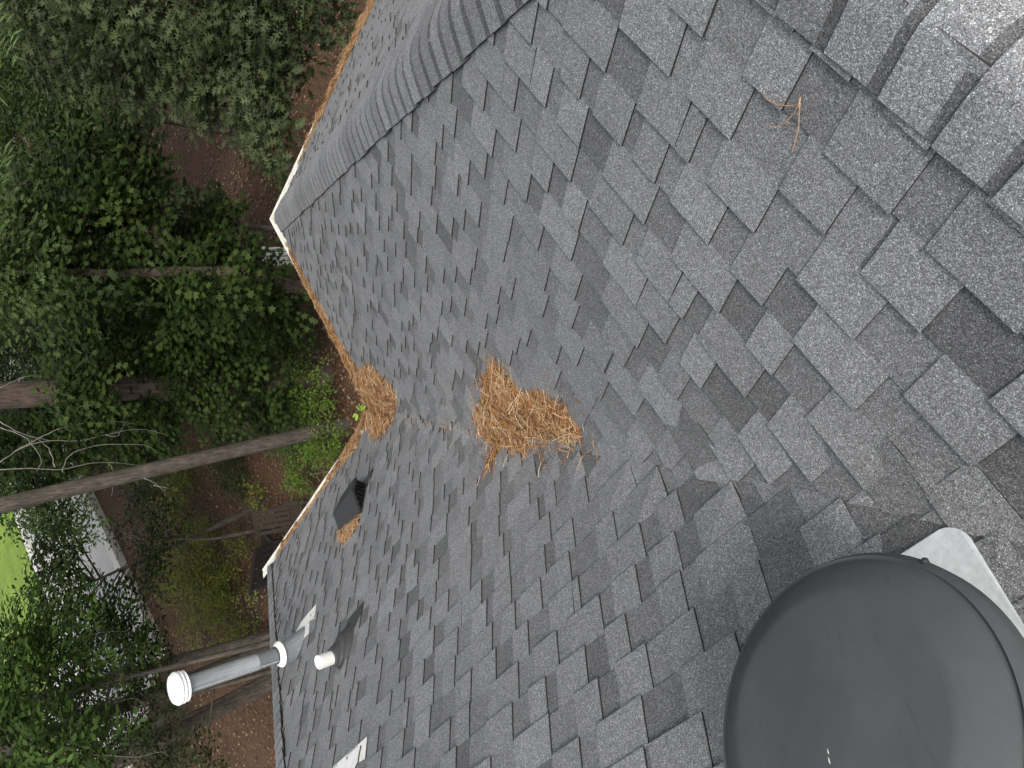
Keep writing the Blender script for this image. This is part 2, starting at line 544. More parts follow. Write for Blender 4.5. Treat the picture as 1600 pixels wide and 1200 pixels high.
def gutter(a, b, inward, panels, seed, miter_a, miter_b, guard=True, pitch=.6):
    """runs a->b along outer lip at z=0; inward = unit plan dir to the house"""
    r = random.Random(seed)
    a = np.array([a[0], a[1], 0.]); b = np.array([b[0], b[1], 0.]); inn = np.array([*inward, 0.])
    a = a + inn*.05 + [0, 0, .078]; b = b + inn*.05 + [0, 0, .078]
    d = nrm(b-a); a = a + d*(.05*miter_a); b = b - d*(.05*miter_b); L = np.linalg.norm(b-a)
    zi = pitch*.172 - .010 - .078
    prof = [(.115, -.03), (.115, -.125), (.045, -.125), (.028, -.10), (.03, -.075), (.004, -.04), (0, -.004), (.004, .001), (.012, .001), (.012, -.01)]
    mb = MB()
    for i in range(len(prof)-1):
        (w0, z0), (w1, z1) = prof[i], prof[i+1]
        def pt(s, w, z, m): return (a + d*(s) + inn*w + [0, 0, z])
        mb.poly([a + d*(miter_a*w0) + inn*w0 + [0,0,z0], a + d*(miter_a*w1) + inn*w1 + [0,0,z1],
                 b - d*(miter_b*w1) + inn*w1 + [0,0,z1], b - d*(miter_b*w0) + inn*w0 + [0,0,z0]], 0)
    if miter_b == 0:
        mb.poly([b+inn*w+[0,0,z] for w, z in prof[:8]], 0)
    if miter_a == 0:
        mb.poly([a+inn*w+[0,0,z] for w, z in prof[:8]], 0)
    g = mb.build('gutter', CREAM, house)
    if guard:
        s = 0.0
        gp = [(.0, -.004), (.002, .006), (.010, .012), (.026, .013), (.030, .008), (.07, .008 + zi*.45), (.124, zi)]
        cuts = [0] + [(k + r.uniform(-.12, .12))*L/panels for k in range(1, panels)] + [L]
        for k in range(panels):
            s0, s1 = cuts[k], cuts[k+1]
            ma = miter_a if k == 0 else 0; mb_ = miter_b if k == panels-1 else 0
            q = MB(); hz = r.uniform(0, .003); tilt = r.uniform(-.002, .002)
            for (w0, z0), (w1, z1) in zip(gp[:-1], gp[1:]):
                f = lambda s, m, w, z, sg, t: a + d*(s + sg*m*w) + inn*w + [0, 0, z + hz + t]
                q.poly([f(s0+.002, ma, w0, z0, 1, 0), f(s1-.002, mb_, w0, z0, -1, tilt), f(s1-.002, mb_, w1, z1, -1, tilt), f(s0+.002, ma, w1, z1, 1, 0)], 0)
            o = q.build('guard_panel', CREAM, g)
    return g
gutter((0, 0), (LA, 0), (0, -1), 5, 1, -1, 1, True, tA)
gutter((0, 0), (0, LB+.0), (-1, 0), 6, 2, -1, 0, True, tB)
gutter((LA, 0), (LA, YE), (-1, 0), 16, 3, 1, 1, True, tC)
gutter((LA, YE), (XF, YE), (0, 1), 1, 4, 1, 1, False)
gutter((XF, YE), (XF, LB), (1, 0), 1, 5, 1, 1, False)

# ------------------------------------------------------------------ roof fittings
def Bp(x, y, h=0): return np.array([x, y, -tB*x]) + NB*h
UB, VB = PB.U, PB.V
# attic fan
fc_ = np.array([-3.872, -4.195, 3.107])          # centre of the dome rim
RD = .32
fan = thing('attic_fan', Bp(fc_[0], fc_[1]), 'large round dark grey attic fan dome on galvanised flange, nearest the camera', 'roof fan')
mD, nt, n_, l_, p_ = new_mat('fan_paint')
pos = wpos(nt)
nz = noise(nt, pos, 5, 5, .6)
c = mixc(nt, (.074, .079, .080), ramp(nt, nz, [(.3, .85), (.7, 1.18)]))
mp = N(nt, 'ShaderNodeMapping'); mp.inputs['Scale'].default_value = (1.2, 6, 1.2); mp.inputs['Rotation'].default_value = (0, 0, .5); l_.new(pos, mp.inputs[0])
c = mixc(nt, c, ramp(nt, noise(nt, mp.outputs[0], 9, 6, .7), [(.30, .84), (.42, 1.0), (1, 1.04)]))
c = mixc(nt, c, (.4, .4, .38), ramp(nt, noise(nt, pos, 260, 1), [(.82, 0), (.86, .7)]), 'MIX')
l_.new(c, p_.inputs['Base Color']); p_.inputs['Roughness'].default_value = .78
p_.inputs['Specular IOR Level'].default_value = .2
bump(nt, noise(nt, pos, 180, 2), .25, .0006, p_.inputs['Normal'])
mb = MB()
prof = [(.0005, .080), (.06, .0797), (.12, .0785), (.18, .0770), (.218, .0752), (.226, .0742), (.234, .0715), (.25, .0650), (.272, .0525), (.289, .040), (.297, .033), (.299, .030), (.302, .0295), (.304, .032), (.3065, .0335), (.309, .031), (.311, .0265), (.316, .021), (.3195, .013), (.32, .004), (.32, -.022), (.316, -.024), (.312, -.02), (.30, .015), (.2, .05), (.001, .06)]
mb.lathe(prof, fc_, NB, 96)
dome = mb.build('dome', mD, fan); shade_auto(dome, 60)
hB = (fc_[2] + tB*fc_[0])/math.hypot(1, tB)
mb = MB(); mb.lathe([(.19, -hB+.01), (.19, .03)], fc_, NB, 48); o = mb.build('throat', GALV, fan); shade_auto(o)
a_ = nrm(np.array([1., 0, 0]) - NB*NB[0]); b_ = np.cross(NB, a_)
q_ = ray(1446, 879); q_ = CP + q_*((fc_ + NB*.02 - CP).dot(NB)/q_.dot(NB)) - fc_
bolt0 = math.atan2(q_.dot(b_), q_.dot(a_))
for a in (0, 90, 180, 270):
    w = bolt0 + math.radians(a)
    rd = math.cos(w)*a_ + math.sin(w)*b_
    c0 = fc_ + rd*.3155 + NB*.019
    mb = MB(); mb.lathe([(.0005, .0095), (.0045, .0095), (.0068, .0072), (.0072, 0)], c0, nrm(NB+rd*.6), 10); mb.build('bolt', BLACKP, fan)
# flange: galvanised sheet with a rounded corner and a pressed bead
fl = MB()
ux0, ux1 = -4.462, -3.80        # along y
vlo = 3.683 / PB.c              # slope distance of the lower edge
vhi = 3.905 / PB.c
def cp(u, v, h):
    q = PB.p(u, v)
    return PB.p(u, v, h) + np.array([0, 0, fillet(q[0], q[1])])
out = []
rc = .055
for k in range(9):
    w = math.pi + k*math.pi/2/8
    out.append((ux0 + rc + rc*math.cos(w), vlo + rc + rc*math.sin(w)))
for k in range(9):
    w = 1.5*math.pi + k*math.pi/2/8
    out.append((ux1 - rc + rc*math.cos(w), vlo + rc + rc*math.sin(w)))
out += [(ux1, vhi), (ux0, vhi)]
hf = lambda v: .0185 - (v - vlo)*.006
fl.poly([cp(u, v, hf(v)) for u, v in out], 0)
for i in range(len(out)):
    (u, v), (u2, v2) = out[i], out[(i+1) % len(out)]
    fl.poly([cp(u2, v2, hf(v2)), cp(u, v, hf(v)), cp(u, v, hf(v)-.003), cp(u2, v2, hf(v2)-.003)], 0)
flo = fl.build('flange', FLASH, fan)
mb = MB(); bl = [cp(ux0+.016, v, hf(v)+.0005) for v in np.linspace(vlo+.075, vhi, 6)]
mb.tube(bl, [.0008, .002, .002, .002, .002, .002], 6); mb.build('bead', FLASH, flo)
mb = MB()
for (u, v, dx) in ((1293.5, 1174, 0), (1295, 1188, 1)):
    q = ray(u, v); s = (fc_ + NB*.0790 - CP).dot(NB)/q.dot(NB); c0 = CP + q*s
    mb.tube([c0 + VB*.004*k - UB*.0008*(k % 2) + NB*.0 for k in (-1.6, -.5, .6, 1.7)], [.0006, .0012, .0014, .0005], 5)
mb.build('paint_fleck', WHITE, fan)

# tall galvanised flue
fx, fy = -1.896, .53
fz = -tB*fx
flue = thing('vent_flue', (fx, fy, fz), 'tall galvanised flue pipe with white round cap and collar standing near the far hip', 'vent pipe')
up = np.array([0, 0, 1.])
mb = MB(); mb.lathe([(.062, .10), (.062, .36), (.0632, .362), (.0632, .372), (.062, .374), (.062, .90), (.066, .905), (.066, .925)], (fx, fy, fz), up, 32); o = mb.build('pipe', FLUE, flue); shade_auto(o)
mb = MB(); mb.box((fx-.058, fy-.03, fz+.5), (.008, .005, .74), None); mb.build('seam', GALV, flue)
# cone flashing: oval on the slope, round at the top
mb = MB(); nn = 32
ring0 = []; ring1 = []
for k in range(nn):
    w = 2*math.pi*k/nn
    x = fx + .03 + .125*math.cos(w); y = fy + .105*math.sin(w)
    ring0.append(np.array([x, y, -tB*x + .012]))
    ring1.append(np.array([fx + .074*math.cos(w), fy + .074*math.sin(w), fz + .17]))
for k in range(nn):
    k2 = (k+1) % nn
    mb.poly([ring0[k], ring0[k2], ring1[k2], ring1[k]])
o = mb.build('cone_flashing', FLUE, flue); shade_auto(o)
mb = MB(); mb.lathe([(.064, .205), (.075, .20), (.098, .178), (.101, .170), (.098, .165), (.064, .172)], (fx, fy, fz), up, 32); o = mb.build('storm_collar', SEALANT, flue); shade_auto(o, 50)
mb = MB(); mb.lathe([(.064, .215), (.069, .21), (.068, .203), (.063, .2)], (fx, fy, fz), up, 24); mb.build('black_sealant', BLACKP, flue)
# cap: three stacked white rings and a shallow lid
for z0, r_ in ((.925, .108), (.952, .112)):
    mb = MB(); mb.lathe([(.066, z0-.004), (r_-.012, z0), (r_, z0-.014), (r_+.001, z0-.017), (r_-.014, z0-.006), (.066, z0-.010)], (fx, fy, fz), up, 40); o = mb.build('cap_ring', WHITE, flue); shade_auto(o, 50)
mb = MB(); mb.lathe([(.0005, 1.004), (.04, 1.003), (.08, .998), (.098, .993), (.103, .988), (.104, .980), (.112, .976), (.115, .970), (.115, .958), (.108, .957), (.06, .965)], (fx, fy, fz), up, 48); o = mb.build('cap_lid', WHITE, flue); shade_auto(o, 40)
mb = MB(); mb.lathe([(.055, .9), (.055, .97)], (fx, fy, fz), up, 24); mb.build('cap_core', GRILLE, flue)
mb = MB()
mb.box((fx-.035, fy+.098, fz+.10), (.03, .02, .012)); mb.tube([(fx-.035, fy+.12, fz+.10), (fx-.035, fy+.10, fz+.10)], .005, 6); mb.build('clamp_screw', GALV, flue)
# its torn flashing sheet lying on the shingles
def sheet(mb, pts, h0=.0135, th=.0016, mat=0):
    top = [Bp(x, y, h0) for x, y in pts]; bot = [Bp(x, y, h0-th) for x, y in pts]
    n = np.cross(top[1]-top[0], top[2]-top[0])
    if n[2] < 0: top.reverse(); bot.reverse()
    mb.poly(top, mat)
    for i in range(len(top)):
        j = (i+1) % len(top); mb.poly([top[j], top[i], bot[i], bot[j]], mat)
def onB(u, v):
    d = ray(u, v); s = (-tB*CP[0]-CP[2])/(d[2]+tB*d[0]); return (CP+s*d)[:2]
mb = MB()
sheet(mb, [onB(*p) for p in ((496.5, 944.5), (493.5, 967), (486, 972), (485, 990), (470, 1006), (450, 1016), (455, 1003), (464, 988), (476, 968))])
flf = mb.build('flashing_sheet', STRIPM, flue)
mb = MB()
for u, v, r_ in ((488, 962, .010), (466, 990, .007), (492, 958, .005)):
    x, y = onB(u, v); mb.lathe([(.0005, .0018), (r_, .0015), (r_, -.001)], Bp(x, y, .0135), NB, 10)
mb.build('rust_hole', RUST, flf)

# separate strip of white flashing at the frame edge
st_c = onB(548, 1190)
strip = thing('flashing_strip', Bp(*st_c), 'white metal flashing strip with rust marks at the bottom frame edge', 'flashing')
mb = MB(); sheet(mb, [onB(*p) for p in ((577, 1152), (573.5, 1187), (560, 1194), (552, 1215), (535, 1240), (500, 1262), (524, 1199))]); so = mb.build('sheet', STRIPM, strip)
mb = MB()
for poly in (((567, 1165), (569, 1167), (566, 1180), (564.5, 1192), (562, 1194), (564, 1180)), ((545.5, 1182), (547, 1183), (546, 1189), (545, 1187))):
    sheet(mb, [onB(*p) for p in poly], .0142, .001)
mb.build('rust_streak', RUST, so)

# PVC plumbing vent with rubber boot
vx, vy = -2.40, -.645
vz = -tB*vx
pv = thing('plumbing_vent', (vx, vy, vz), 'short cream plastic vent pipe in a dark rubber boot', 'vent pipe')
mb = MB(); mb.lathe([(.0445, -.02), (.0445, .203), (.043, .205), (.0395, .205), (.038, .2), (.038, .02)], (vx, vy, vz), up, 32); o = mb.build('pipe', PVC, pv); shade_auto(o)
def ellring(cx, cy, a, b, zf, n=32):
    return [np.array([cx + a*math.cos(2*math.pi*k/n), cy + b*math.sin(2*math.pi*k/n), 0]) for k in range(n)]
rings = []
for (dx, a, b, mode, z) in ((.06, .165, .13, 'roof', .008), (.05, .145, .115, 'roof', .022), (.035, .115, .098, 'mix', .045), (.032, .112, .095, 'mix', .055), (.018, .085, .082, 'mix', .07), (.015, .08, .078, 'mix', .08), (0, .058, .058, 'flat', .105), (0, .047, .047, 'flat', .112), (0, .044, .044, 'flat', .112)):
    rg = []
    for k in range(36):
        w = 2*math.pi*k/36
        x = vx + dx*.9 + a*.88*math.cos(w) if mode != 'flat' else vx + a*math.cos(w); y = vy + (b*.86 if mode != 'flat' else b)*math.sin(w)
        zr = -tB*x + z; zf = vz + z
        f = {'roof': 0, 'mix': .45, 'flat': 1}[mode]
        rg.append(np.array([x, y, zr*(1-f) + zf*f]))
    rings.append(rg)
mb = MB()
for r0, r1 in zip(rings[:-1], rings[1:]):
    for k in range(36):
        k2 = (k+1) % 36; mb.poly([r0[k], r0[k2], r1[k2], r1[k]])
o = mb.build('boot', RUBBER, pv); shade_auto(o, 30)
mb = MB(); sheet(mb, [(vx+.215, vy-.20), (vx+.215, vy+.06), (vx+.05, vy+.06), (vx+.10, vy-.12), (vx+.15, vy-.20)], .0160, .0016); mb.build('base_flange', BLACKP, pv)

# slant-backed box vent
bx_, by_ = -1.14, -.17
bv = thing('box_vent', Bp(bx_, by_), 'black plastic slant back box vent with louvred side near the gutter', 'roof vent')
ub = .185; vl, vh = -.175, .18          # half width along eave, slope extent
def lp(u, v, h): return Bp(bx_, by_) + UB*u + VB*v + NB*h
# hood outline in (u,v): hexagon; heights over the slope
hood = [(-ub, vh, .032), (-ub, .0, .132), (-.14, vl, .118), (.14, vl, .118), (ub, .0, .132), (ub, vh, .032)]
T = [lp(*q) for q in hood]
mb = MB()
mb.poly([T[0], T[1], T[4], T[5]]); mb.poly([T[1], T[2], T[3], T[4]])
lipd = [p - NB*.028 for p in T]
for i in range(6):
    j = (i+1) % 6; mb.poly([T[i], T[j], lipd[j], lipd[i]])
mb.poly([lipd[0], lipd[5], lipd[4], lipd[1]]); mb.poly([lipd[1], lipd[4], lipd[3], lipd[2]])
mb.build('hood', BLACKP, bv)
inn = [(-ub+.02, vh-.02, .026), (-ub+.02, 0, .112), (-.125, vl+.02, .098), (.125, vl+.02, .098), (ub-.02, 0, .112), (ub-.02, vh-.02, .026)]
mb = MB()
for i in range(6):
    j = (i+1) % 6
    a, b = inn[i], inn[j]; mb.poly([lp(*a), lp(*b), lp(b[0], b[1], 0), lp(a[0], a[1], 0)])
mb.build('throat', GRILLE, bv)
for sgn in (-1, 1):
    for k in range(7):
        v = .12 - k*.045
        hh = .110 - max(v, 0)/.19*.085 if v > 0 else .103
        mb = MB()
        mb.box(lp(sgn*(ub-.008 - (.05*max(0, -v-.02)/.17)), v, hh/2), (.022, .010, hh), np.stack([UB, VB, NB], 1)); mb.build('louvre', GRILLE, bv)
for k in range(6):
    mb = MB(); mb.box(lp(-.115+.046*k, vl+.012, .047), (.010, .02, .094), np.stack([UB, VB, NB], 1)); mb.build('louvre', GRILLE, bv)
mb = MB()
for q in (((-ub-.07, vl-.08), (ub+.07, vl-.08), (ub+.07, vh), (-ub-.02, vh), (-ub-.02, vl+.02), (-ub-.07, vl+.02)),):
    pts = [lp(u, v, 0)[:2] for u, v in q]; sheet(mb, pts, .0135, .002)
mb.build('flange', BLACKP, bv)

# downspout outlet elbow is hidden by the eave; it runs down the wall below the valley corner
# ------------------------------------------------------------------ pine needles
NEED = mat_attr('pine_needle', .6, 0, .35)
SOIL = mat_plain('needle_duff', (.075, .034, .016), .95, 0, .2, .5, 60, .01, 120)
def fast_mesh(name, verts, tris, cols, mats, matidx=None, parent=None, origin=None, quads=False):
    verts = np.asarray(verts, np.float32); tris = np.asarray(tris, np.int32)
    if origin is None: origin = verts.mean(0)
    origin = np.array(origin, float)
    me = bpy.data.meshes.new(name)
    k = tris.shape[1]
    me.vertices.add(len(verts)); me.loops.add(tris.size); me.polygons.add(len(tris))
    me.vertices.foreach_set('co', (verts - origin).astype(np.float32).ravel())
    me.loops.foreach_set('vertex_index', tris.ravel())
    me.polygons.foreach_set('loop_start', np.arange(0, tris.size, k, dtype=np.int32))
    me.polygons.foreach_set('loop_total', np.full(len(tris), k, np.int32))
    for m in (mats if isinstance(mats, (list, tuple)) else [mats]): me.materials.append(m)
    if matidx is not None: me.polygons.foreach_set('material_index', np.asarray(matidx, np.int32))
    me.update(calc_edges=True)
    a = me.attributes.new('col', 'FLOAT_COLOR', 'FACE')
    c4 = np.ones((len(tris), 4), np.float32); c4[:, :3] = cols
    a.data.foreach_set('color', c4.ravel())
    o = bpy.data.objects.new(name, me); COL.objects.link(o)
    if parent is not None:
        o.parent = parent; o.location = Vector(origin - np.array(parent['_w']))
    else: o.location = Vector(origin)
    o['_w'] = [float(x) for x in origin]
    return o
NCOL = .95*np.array([(.78, .62, .42), (.70, .50, .28), (.13, .06, .03), (.44, .18, .06), (.60, .36, .16), (.68, .48, .27), (.15, .065, .028), (.50, .25, .085), (.58, .34, .15), (.34, .14, .05), (.66, .47, .28), (.43, .20, .07), (.20, .09, .038), (.52, .27, .10)])
def needles(centers, normals, lengths, rad, rng, curl=.25, flat=.25, heading=None, spread=None):
    """3-sided curved tubes, returned as verts, quads, cols"""
    n = len(centers)
    up_ = normals
    th = rng.uniform(0, 2*np.pi, n) if heading is None else heading + rng.normal(0, spread, n)
    ax = np.stack([np.cos(th), np.sin(th), np.zeros(n)], 1)
    ax -= up_*(ax*up_).sum(1, keepdims=True); ax /= np.linalg.norm(ax, axis=1, keepdims=True)
    ax += up_*rng.normal(0, flat, n)[:, None]; ax /= np.linalg.norm(ax, axis=1, keepdims=True)
    side = np.cross(up_, ax); side /= np.linalg.norm(side, axis=1, keepdims=True)
    bend = rng.normal(0, curl, n)[:, None]*lengths[:, None]
    sag = rng.uniform(-.02, .10, n)[:, None]*lengths[:, None]
    segs = 4
    V = np.zeros((n, segs, 3, 3))
    for s in range(segs):
        t = s/(segs-1)
        p = centers + ax*(t-.5)[..., None]*lengths[:, None] if False else centers + ax*((t-.5)*lengths)[:, None]
        p = p + side*bend*((t-.5)**2*2) - up_*sag*((t-.5)**2*4)
        r = rad*(1.0 if s < segs-1 else .5)
        for k in range(3):
            w = 2*np.pi*k/3
            V[:, s, k] = p + r*(math.cos(w)*side + math.sin(w)*up_)
    idx = np.arange(n*segs*3).reshape(n, segs, 3)
    Q = []
    for s in range(segs-1):
        for k in range(3):
            k2 = (k+1) % 3
            Q.append(np.stack([idx[:, s, k], idx[:, s, k2], idx[:, s+1, k2], idx[:, s+1, k]], 1))
    Q = np.stack(Q, 1).reshape(-1, 4)
    c = NCOL[rng.integers(0, len(NCOL), n)]*rng.uniform(.55, 1.3, (n, 1))
    c = np.repeat(c, (segs-1)*3, 0)
    return V.reshape(-1, 3), Q, c
def surf(x, y):
    return roofz(x, y) + .009
def inpoly(poly, x, y):
    c = False; j = len(poly)-1
    for i in range(len(poly)):
        xi, yi = poly[i]; xj, yj = poly[j]
        if (yi > y) != (yj > y) and x < (xj-xi)*(y-yi)/(yj-yi)+xi: c = not c
        j = i
    return c
def edgedist(poly, x, y):
    d = 81.0
    ax, ay = poly[-1]
    for bx, by in poly:
        ex, ey = bx-ax, by-ay
        t = ((x-ax)*ex + (y-ay)*ey)/(ex*ex+ey*ey+1e-12)
        t = 0.0 if t < 0 else 1.0 if t > 1 else t
        qx, qy = x-ax-t*ex, y-ay-t*ey
        q = qx*qx+qy*qy
        if q < d: d = q
        ax, ay = bx, by
    return math.sqrt(d)
def fpt(p): return (float(p[0]), float(p[1]))
def roof_xy(u, v):
    d = ray(u, v); best = None
    sa = (-tA*CP[1]-CP[2])/(d[2]+tA*d[1]); sb = (-tB*CP[0]-CP[2])/(d[2]+tB*d[0])
    pa, pb = CP+sa*d, CP+sb*d
    return (pa if sa < sb else pb)[:2]
def pile(name, poly, count, height, seed, label, zfun=surf, length=(.07, .17), rad=.0011, cat='pine needles', core=True, soft=.07, edge=.0, sfl=.35, heading=None, stray=0):
    rng = np.random.default_rng(seed); r = random.Random(seed)
    poly = [fpt(p) for p in poly]
    xs = [p[0] for p in poly]; ys = [p[1] for p in poly]
    pts = []; nor = []
    tries = 0
    ph = [r.uniform(0, 6) for _ in range(4)]
    def H(x, y):
        e = edgedist(poly, x, y)
        lump = .75 + .25*math.sin(x*17+ph[0])*math.sin(y*19+ph[1]) + .18*math.sin(x*41+ph[2])*math.sin(y*37+ph[3])
        return height*min(1, e/soft)**.7*lump
    while len(pts) < count and tries < count*40:
        tries += 1
        x = r.uniform(min(xs)-edge, max(xs)+edge); y = r.uniform(min(ys)-edge, max(ys)+edge)
        if not inpoly(poly, x, y): continue
        pts.append((x, y, zfun(x, y) + H(x, y)*r.uniform(.62, 1.15) + .002))
        e = 4e-3
        gx = (zfun(x+e, y)+H(x+e, y) - zfun(x-e, y)-H(x-e, y))/(2*e); gy = (zfun(x, y+e)+H(x, y+e) - zfun(x, y-e)-H(x, y-e))/(2*e)
        gx = max(-1.2, min(1.2, gx)); gy = max(-1.2, min(1.2, gy))
        nor.append(nrm((-gx, -gy, 1)))
    for k in range(stray):                      # single needles lying around the heap
        ax_, ay_ = poly[r.randrange(len(poly))]; bx_2, by_2 = poly[r.randrange(len(poly))]
        i_ = r.randrange(len(poly)); t_ = r.random(); a_, b_ = poly[i_], poly[(i_+1) % len(poly)]
        x = a_[0]*(1-t_)+b_[0]*t_ + r.gauss(0, .045); y = a_[1]*(1-t_)+b_[1]*t_ + r.gauss(0, .045)
        if inpoly(poly, x, y) or (zfun is surf_g and x > -.05 and y > -.05): continue
        pts.append((x, y, zfun(x, y) + fillet(x, y) + .005)); nor.append(nrm(NA + NB))
    pts = np.array(pts); nor = np.array(nor)
    V, Q, c = needles(pts, nor, rng.uniform(length[0], length[1], len(pts)), rad, rng, .22, sfl*.5, heading, .35)
    mi = np.zeros(len(Q), np.int32)
    if core:
        # lumpy duff body under the loose needles
        step = max((max(xs)-min(xs)), (max(ys)-min(ys)))/34
        gx = np.arange(min(xs), max(xs)+step, step); gy = np.arange(min(ys), max(ys)+step, step)
        vv = []; idm = {}
        for i, x in enumerate(gx):
            for j, y in enumerate(gy):
                if inpoly(poly, x, y) or edgedist(poly, x, y) < step*.3:
                    e_ = H(x, y) if inpoly(poly, x, y) else 0
                    idm[i, j] = len(vv); vv.append((x + r.uniform(-.2, .2)*step, y + r.uniform(-.2, .2)*step, zfun(x, y) + e_*r.uniform(.5, .8)))
        qq = [(idm[i, j], idm[i+1, j], idm[i+1, j+1], idm[i, j+1]) for (i, j) in idm if (i+1, j) in idm and (i, j+1) in idm and (i+1, j+1) in idm]
        if qq:
            b0 = len(V); V = np.vstack([V, np.array(vv)]); Q = np.vstack([Q, np.array(qq)+b0])
            c = np.vstack([c, np.tile([(.2, .1, .04)], (len(qq), 1))]); mi = np.concatenate([mi, np.ones(len(qq), np.int32)])
    o = fast_mesh(name, V, Q, c, [NEED, SOIL], mi)
    return tag(o, label, cat, kind='stuff')

def surf_g(x, y):
    return max(roofz(x, y) + .008, .097)
pl_ = [(760,20),(850,100),(940,215),(1080,195),(1220,330),(1350,490),(1230,625),(1080,580),(900,600),(830,570),(700,720),(760,560),(660,510),(650,380),(660,310),(720,180),(690,130)]
P1 = [roof_xy(580+a/4+4, 560+b/4) for a, b in pl_]
pile('pine_needle_heap', P1, 3700, .075, 5, 'big heap of orange pine needles lying in the roof valley', length=(.08, .2), rad=.0014, soft=.12, stray=260)
# corner heap over the gutters
def surf2(x, y):
    if x > -.12 and y > -.12: return max(roofz(min(x, -.1), min(y, -.1)), 0) + .03 if (x < .0 or y < .0) else .0
    return max(surf(x, y), .02) if (x < -.1 or y < -.1) else .02
def surf_g(x, y):
    z = roofz(x, y)
    return max(z + .008, .097)
z8 = [(280,210),(400,310),(530,440),(600,540),(640,700),(620,830),(500,1000),(370,1110),(290,1040),(330,960)]
inner = [roof_xy(540+a/7.5, 540+b/7.5) for a, b in z8]
outer = [(-.055, .30), (-.03, .14), (0, .02), (-.03, -.05), (.06, -.03), (.18, -.045), (.42, -.052)]
pile('pine_needle_heap', inner + outer, 3200, .10, 6, 'heap of pine needles clogging the inside gutter corner', zfun=surf_g, length=(.06, .16), rad=.0016, soft=.12, stray=150)
# bands along the gutters
pile('gutter_needles', [(a+0.000, b-0.050) for a, b in [(.15, .0), (.5, -.004), (.9, -.012), (1.4, -.02), (1.9, -.035), (2.25, -.075), (2.25, -.108), (1.6, -.122), (.9, -.135), (.5, -.17), (.3, -.24)]], 2600, .045, 7, 'line of pine needles in the gutter right of the inside corner', zfun=surf_g, length=(.04, .12), rad=.0013, soft=.03, heading=0.0)
pile('gutter_needles', [(a-0.050, b+0.000) for a, b in [(.0, .15), (-.005, .4), (-.02, .7), (-.045, 1.1), (-.06, 1.5), (-.045, 1.85), (-.03, 2.1), (-.05, 2.5), (-.11, 2.6), (-.12, 2.0), (-.125, 1.2), (-.15, .7), (-.24, .25)]], 2300, .036, 8, 'line of pine needles along the gutter beside the box vent', zfun=surf_g, length=(.03, .10), rad=.0013, soft=.03, heading=math.pi/2)
pile('gutter_needles', [(a-0.050, b+0.000) for a, b in [(LA-.08, -.9), (LA-.035, -1.5), (LA-.018, -2.4), (LA-.012, -3.5), (LA-.02, -5.5), (LA-.12, -5.5), (LA-.135, -2.4), (LA-.125, -1.5), (LA-.11, -.9)]], 3600, .05, 9, 'line of pine needles in the gutter at the top of the frame', zfun=surf_g, length=(.05, .15), rad=.0013, soft=.03, heading=math.pi/2)
hp = [onB(*p) for p in ((534, 822), (548, 812), (556, 808), (566, 802), (563, 815), (552, 836), (536, 852), (533, 840))]
hp = [(x, y) for x, y in hp]
pile('pine_needle_tuft', hp, 520, .05, 10, 'small tuft of pine needles caught against the box vent', length=(.06, .14), rad=.0013, soft=.05)
hc = [(fx-.02, fy+.09), (fx+.05, fy+.14), (fx+.03, fy+.2), (fx-.04, fy+.17)]

def strand(pts, rad):
    mb = MB(); mb.tube(pts, rad, 5); return mb
def Ap(u, v, h=.013):
    d = ray(u, v); s = (-tA*CP[1]-CP[2] + h*math.hypot(1, tA))/(d[2]+tA*d[1]); return CP+s*d
spr = MB()
zz = lambda x, y: (1000+x/2.667, y/2.667)
for path in ([(668,405),(662,432),(640,441),(575,438),(540,422),(515,398)], [(668,405),(660,440),(635,480),(600,516),(570,528),(540,528)], [(668,405),(664,470),(660,540),(648,585),(635,632)]):
    spr.tube([Ap(*zz(*p), .0175 + .003*(k % 2)) for k, p in enumerate(path)], [.0012, .0010, .0009, .0009, .0008, .0007][:len(path)], 5)
NEEDLE1 = mat_plain('single_needle', (.50, .27, .13), .6, 0, .4, .2, 60)
tag(spr.build('needle_sprig', NEEDLE1), 'three pine needles joined at one end lying on shingles near the ridge', 'pine needles')
# loose needles and crumbs down the valley
rng = np.random.default_rng(40)
cs = []; ns = []
for k in range(130):
    y = rng.uniform(-2.4, -.5); x = y*tA/tB + rng.normal(0, .035) - .02
    cs.append((x, y, surf(x, y) + fillet(x, y) + .004)); ns.append(nrm(NA+NB))
for (u, v) in ((705, 700), (690, 720), (740, 690), (955, 700), (760, 735)):
    x, y = roof_xy(u, v); cs.append((x, y, surf(x, y) + .008)); ns.append(NB)
V, Q, c = needles(np.array(cs), np.array(ns), rng.uniform(.04, .12, len(cs)), .0012, rng, .2, .03)
tag(fast_mesh('loose_needles', V, Q, c, NEED), 'scattered loose needles and crumbs along the valley below the big heap', 'pine needles', kind='stuff')
DARKLEAF = mat_plain('dark_dead_leaf', (.035, .032, .03), .9)
for k, (u, v) in enumerate(((645, 650), (665, 652), (668, 657), (682, 669), (692, 671), (700, 634), (715, 660))):
    x, y = roof_xy(u, v); z = surf(x, y) + fillet(x, y) + .004
    mb = MB(); a = k*1.3
    pts = [(x + .026*math.cos(a+w)*(1 if i % 2 else .7), y + .018*math.sin(a+w), z + .006*(i % 2)) for i, w in enumerate((0, 1, 2.1, 3.1, 4.2, 5.3))]
    pts = [(px, py, z + surf(px, py) - surf(x, y) + .005*(i % 2)) for i, (px, py, pz) in enumerate(pts)]
    mb.poly(pts); o = mb.build('dead_leaf', DARKLEAF)
    tag(o, 'dark shrivelled leaf stuck in the roof valley between the two needle heaps', 'leaf', 'dead leaves in the valley')
# weed growing from the corner heap
WEED = mat_attr('fresh_leaf', .45, .3, .4)

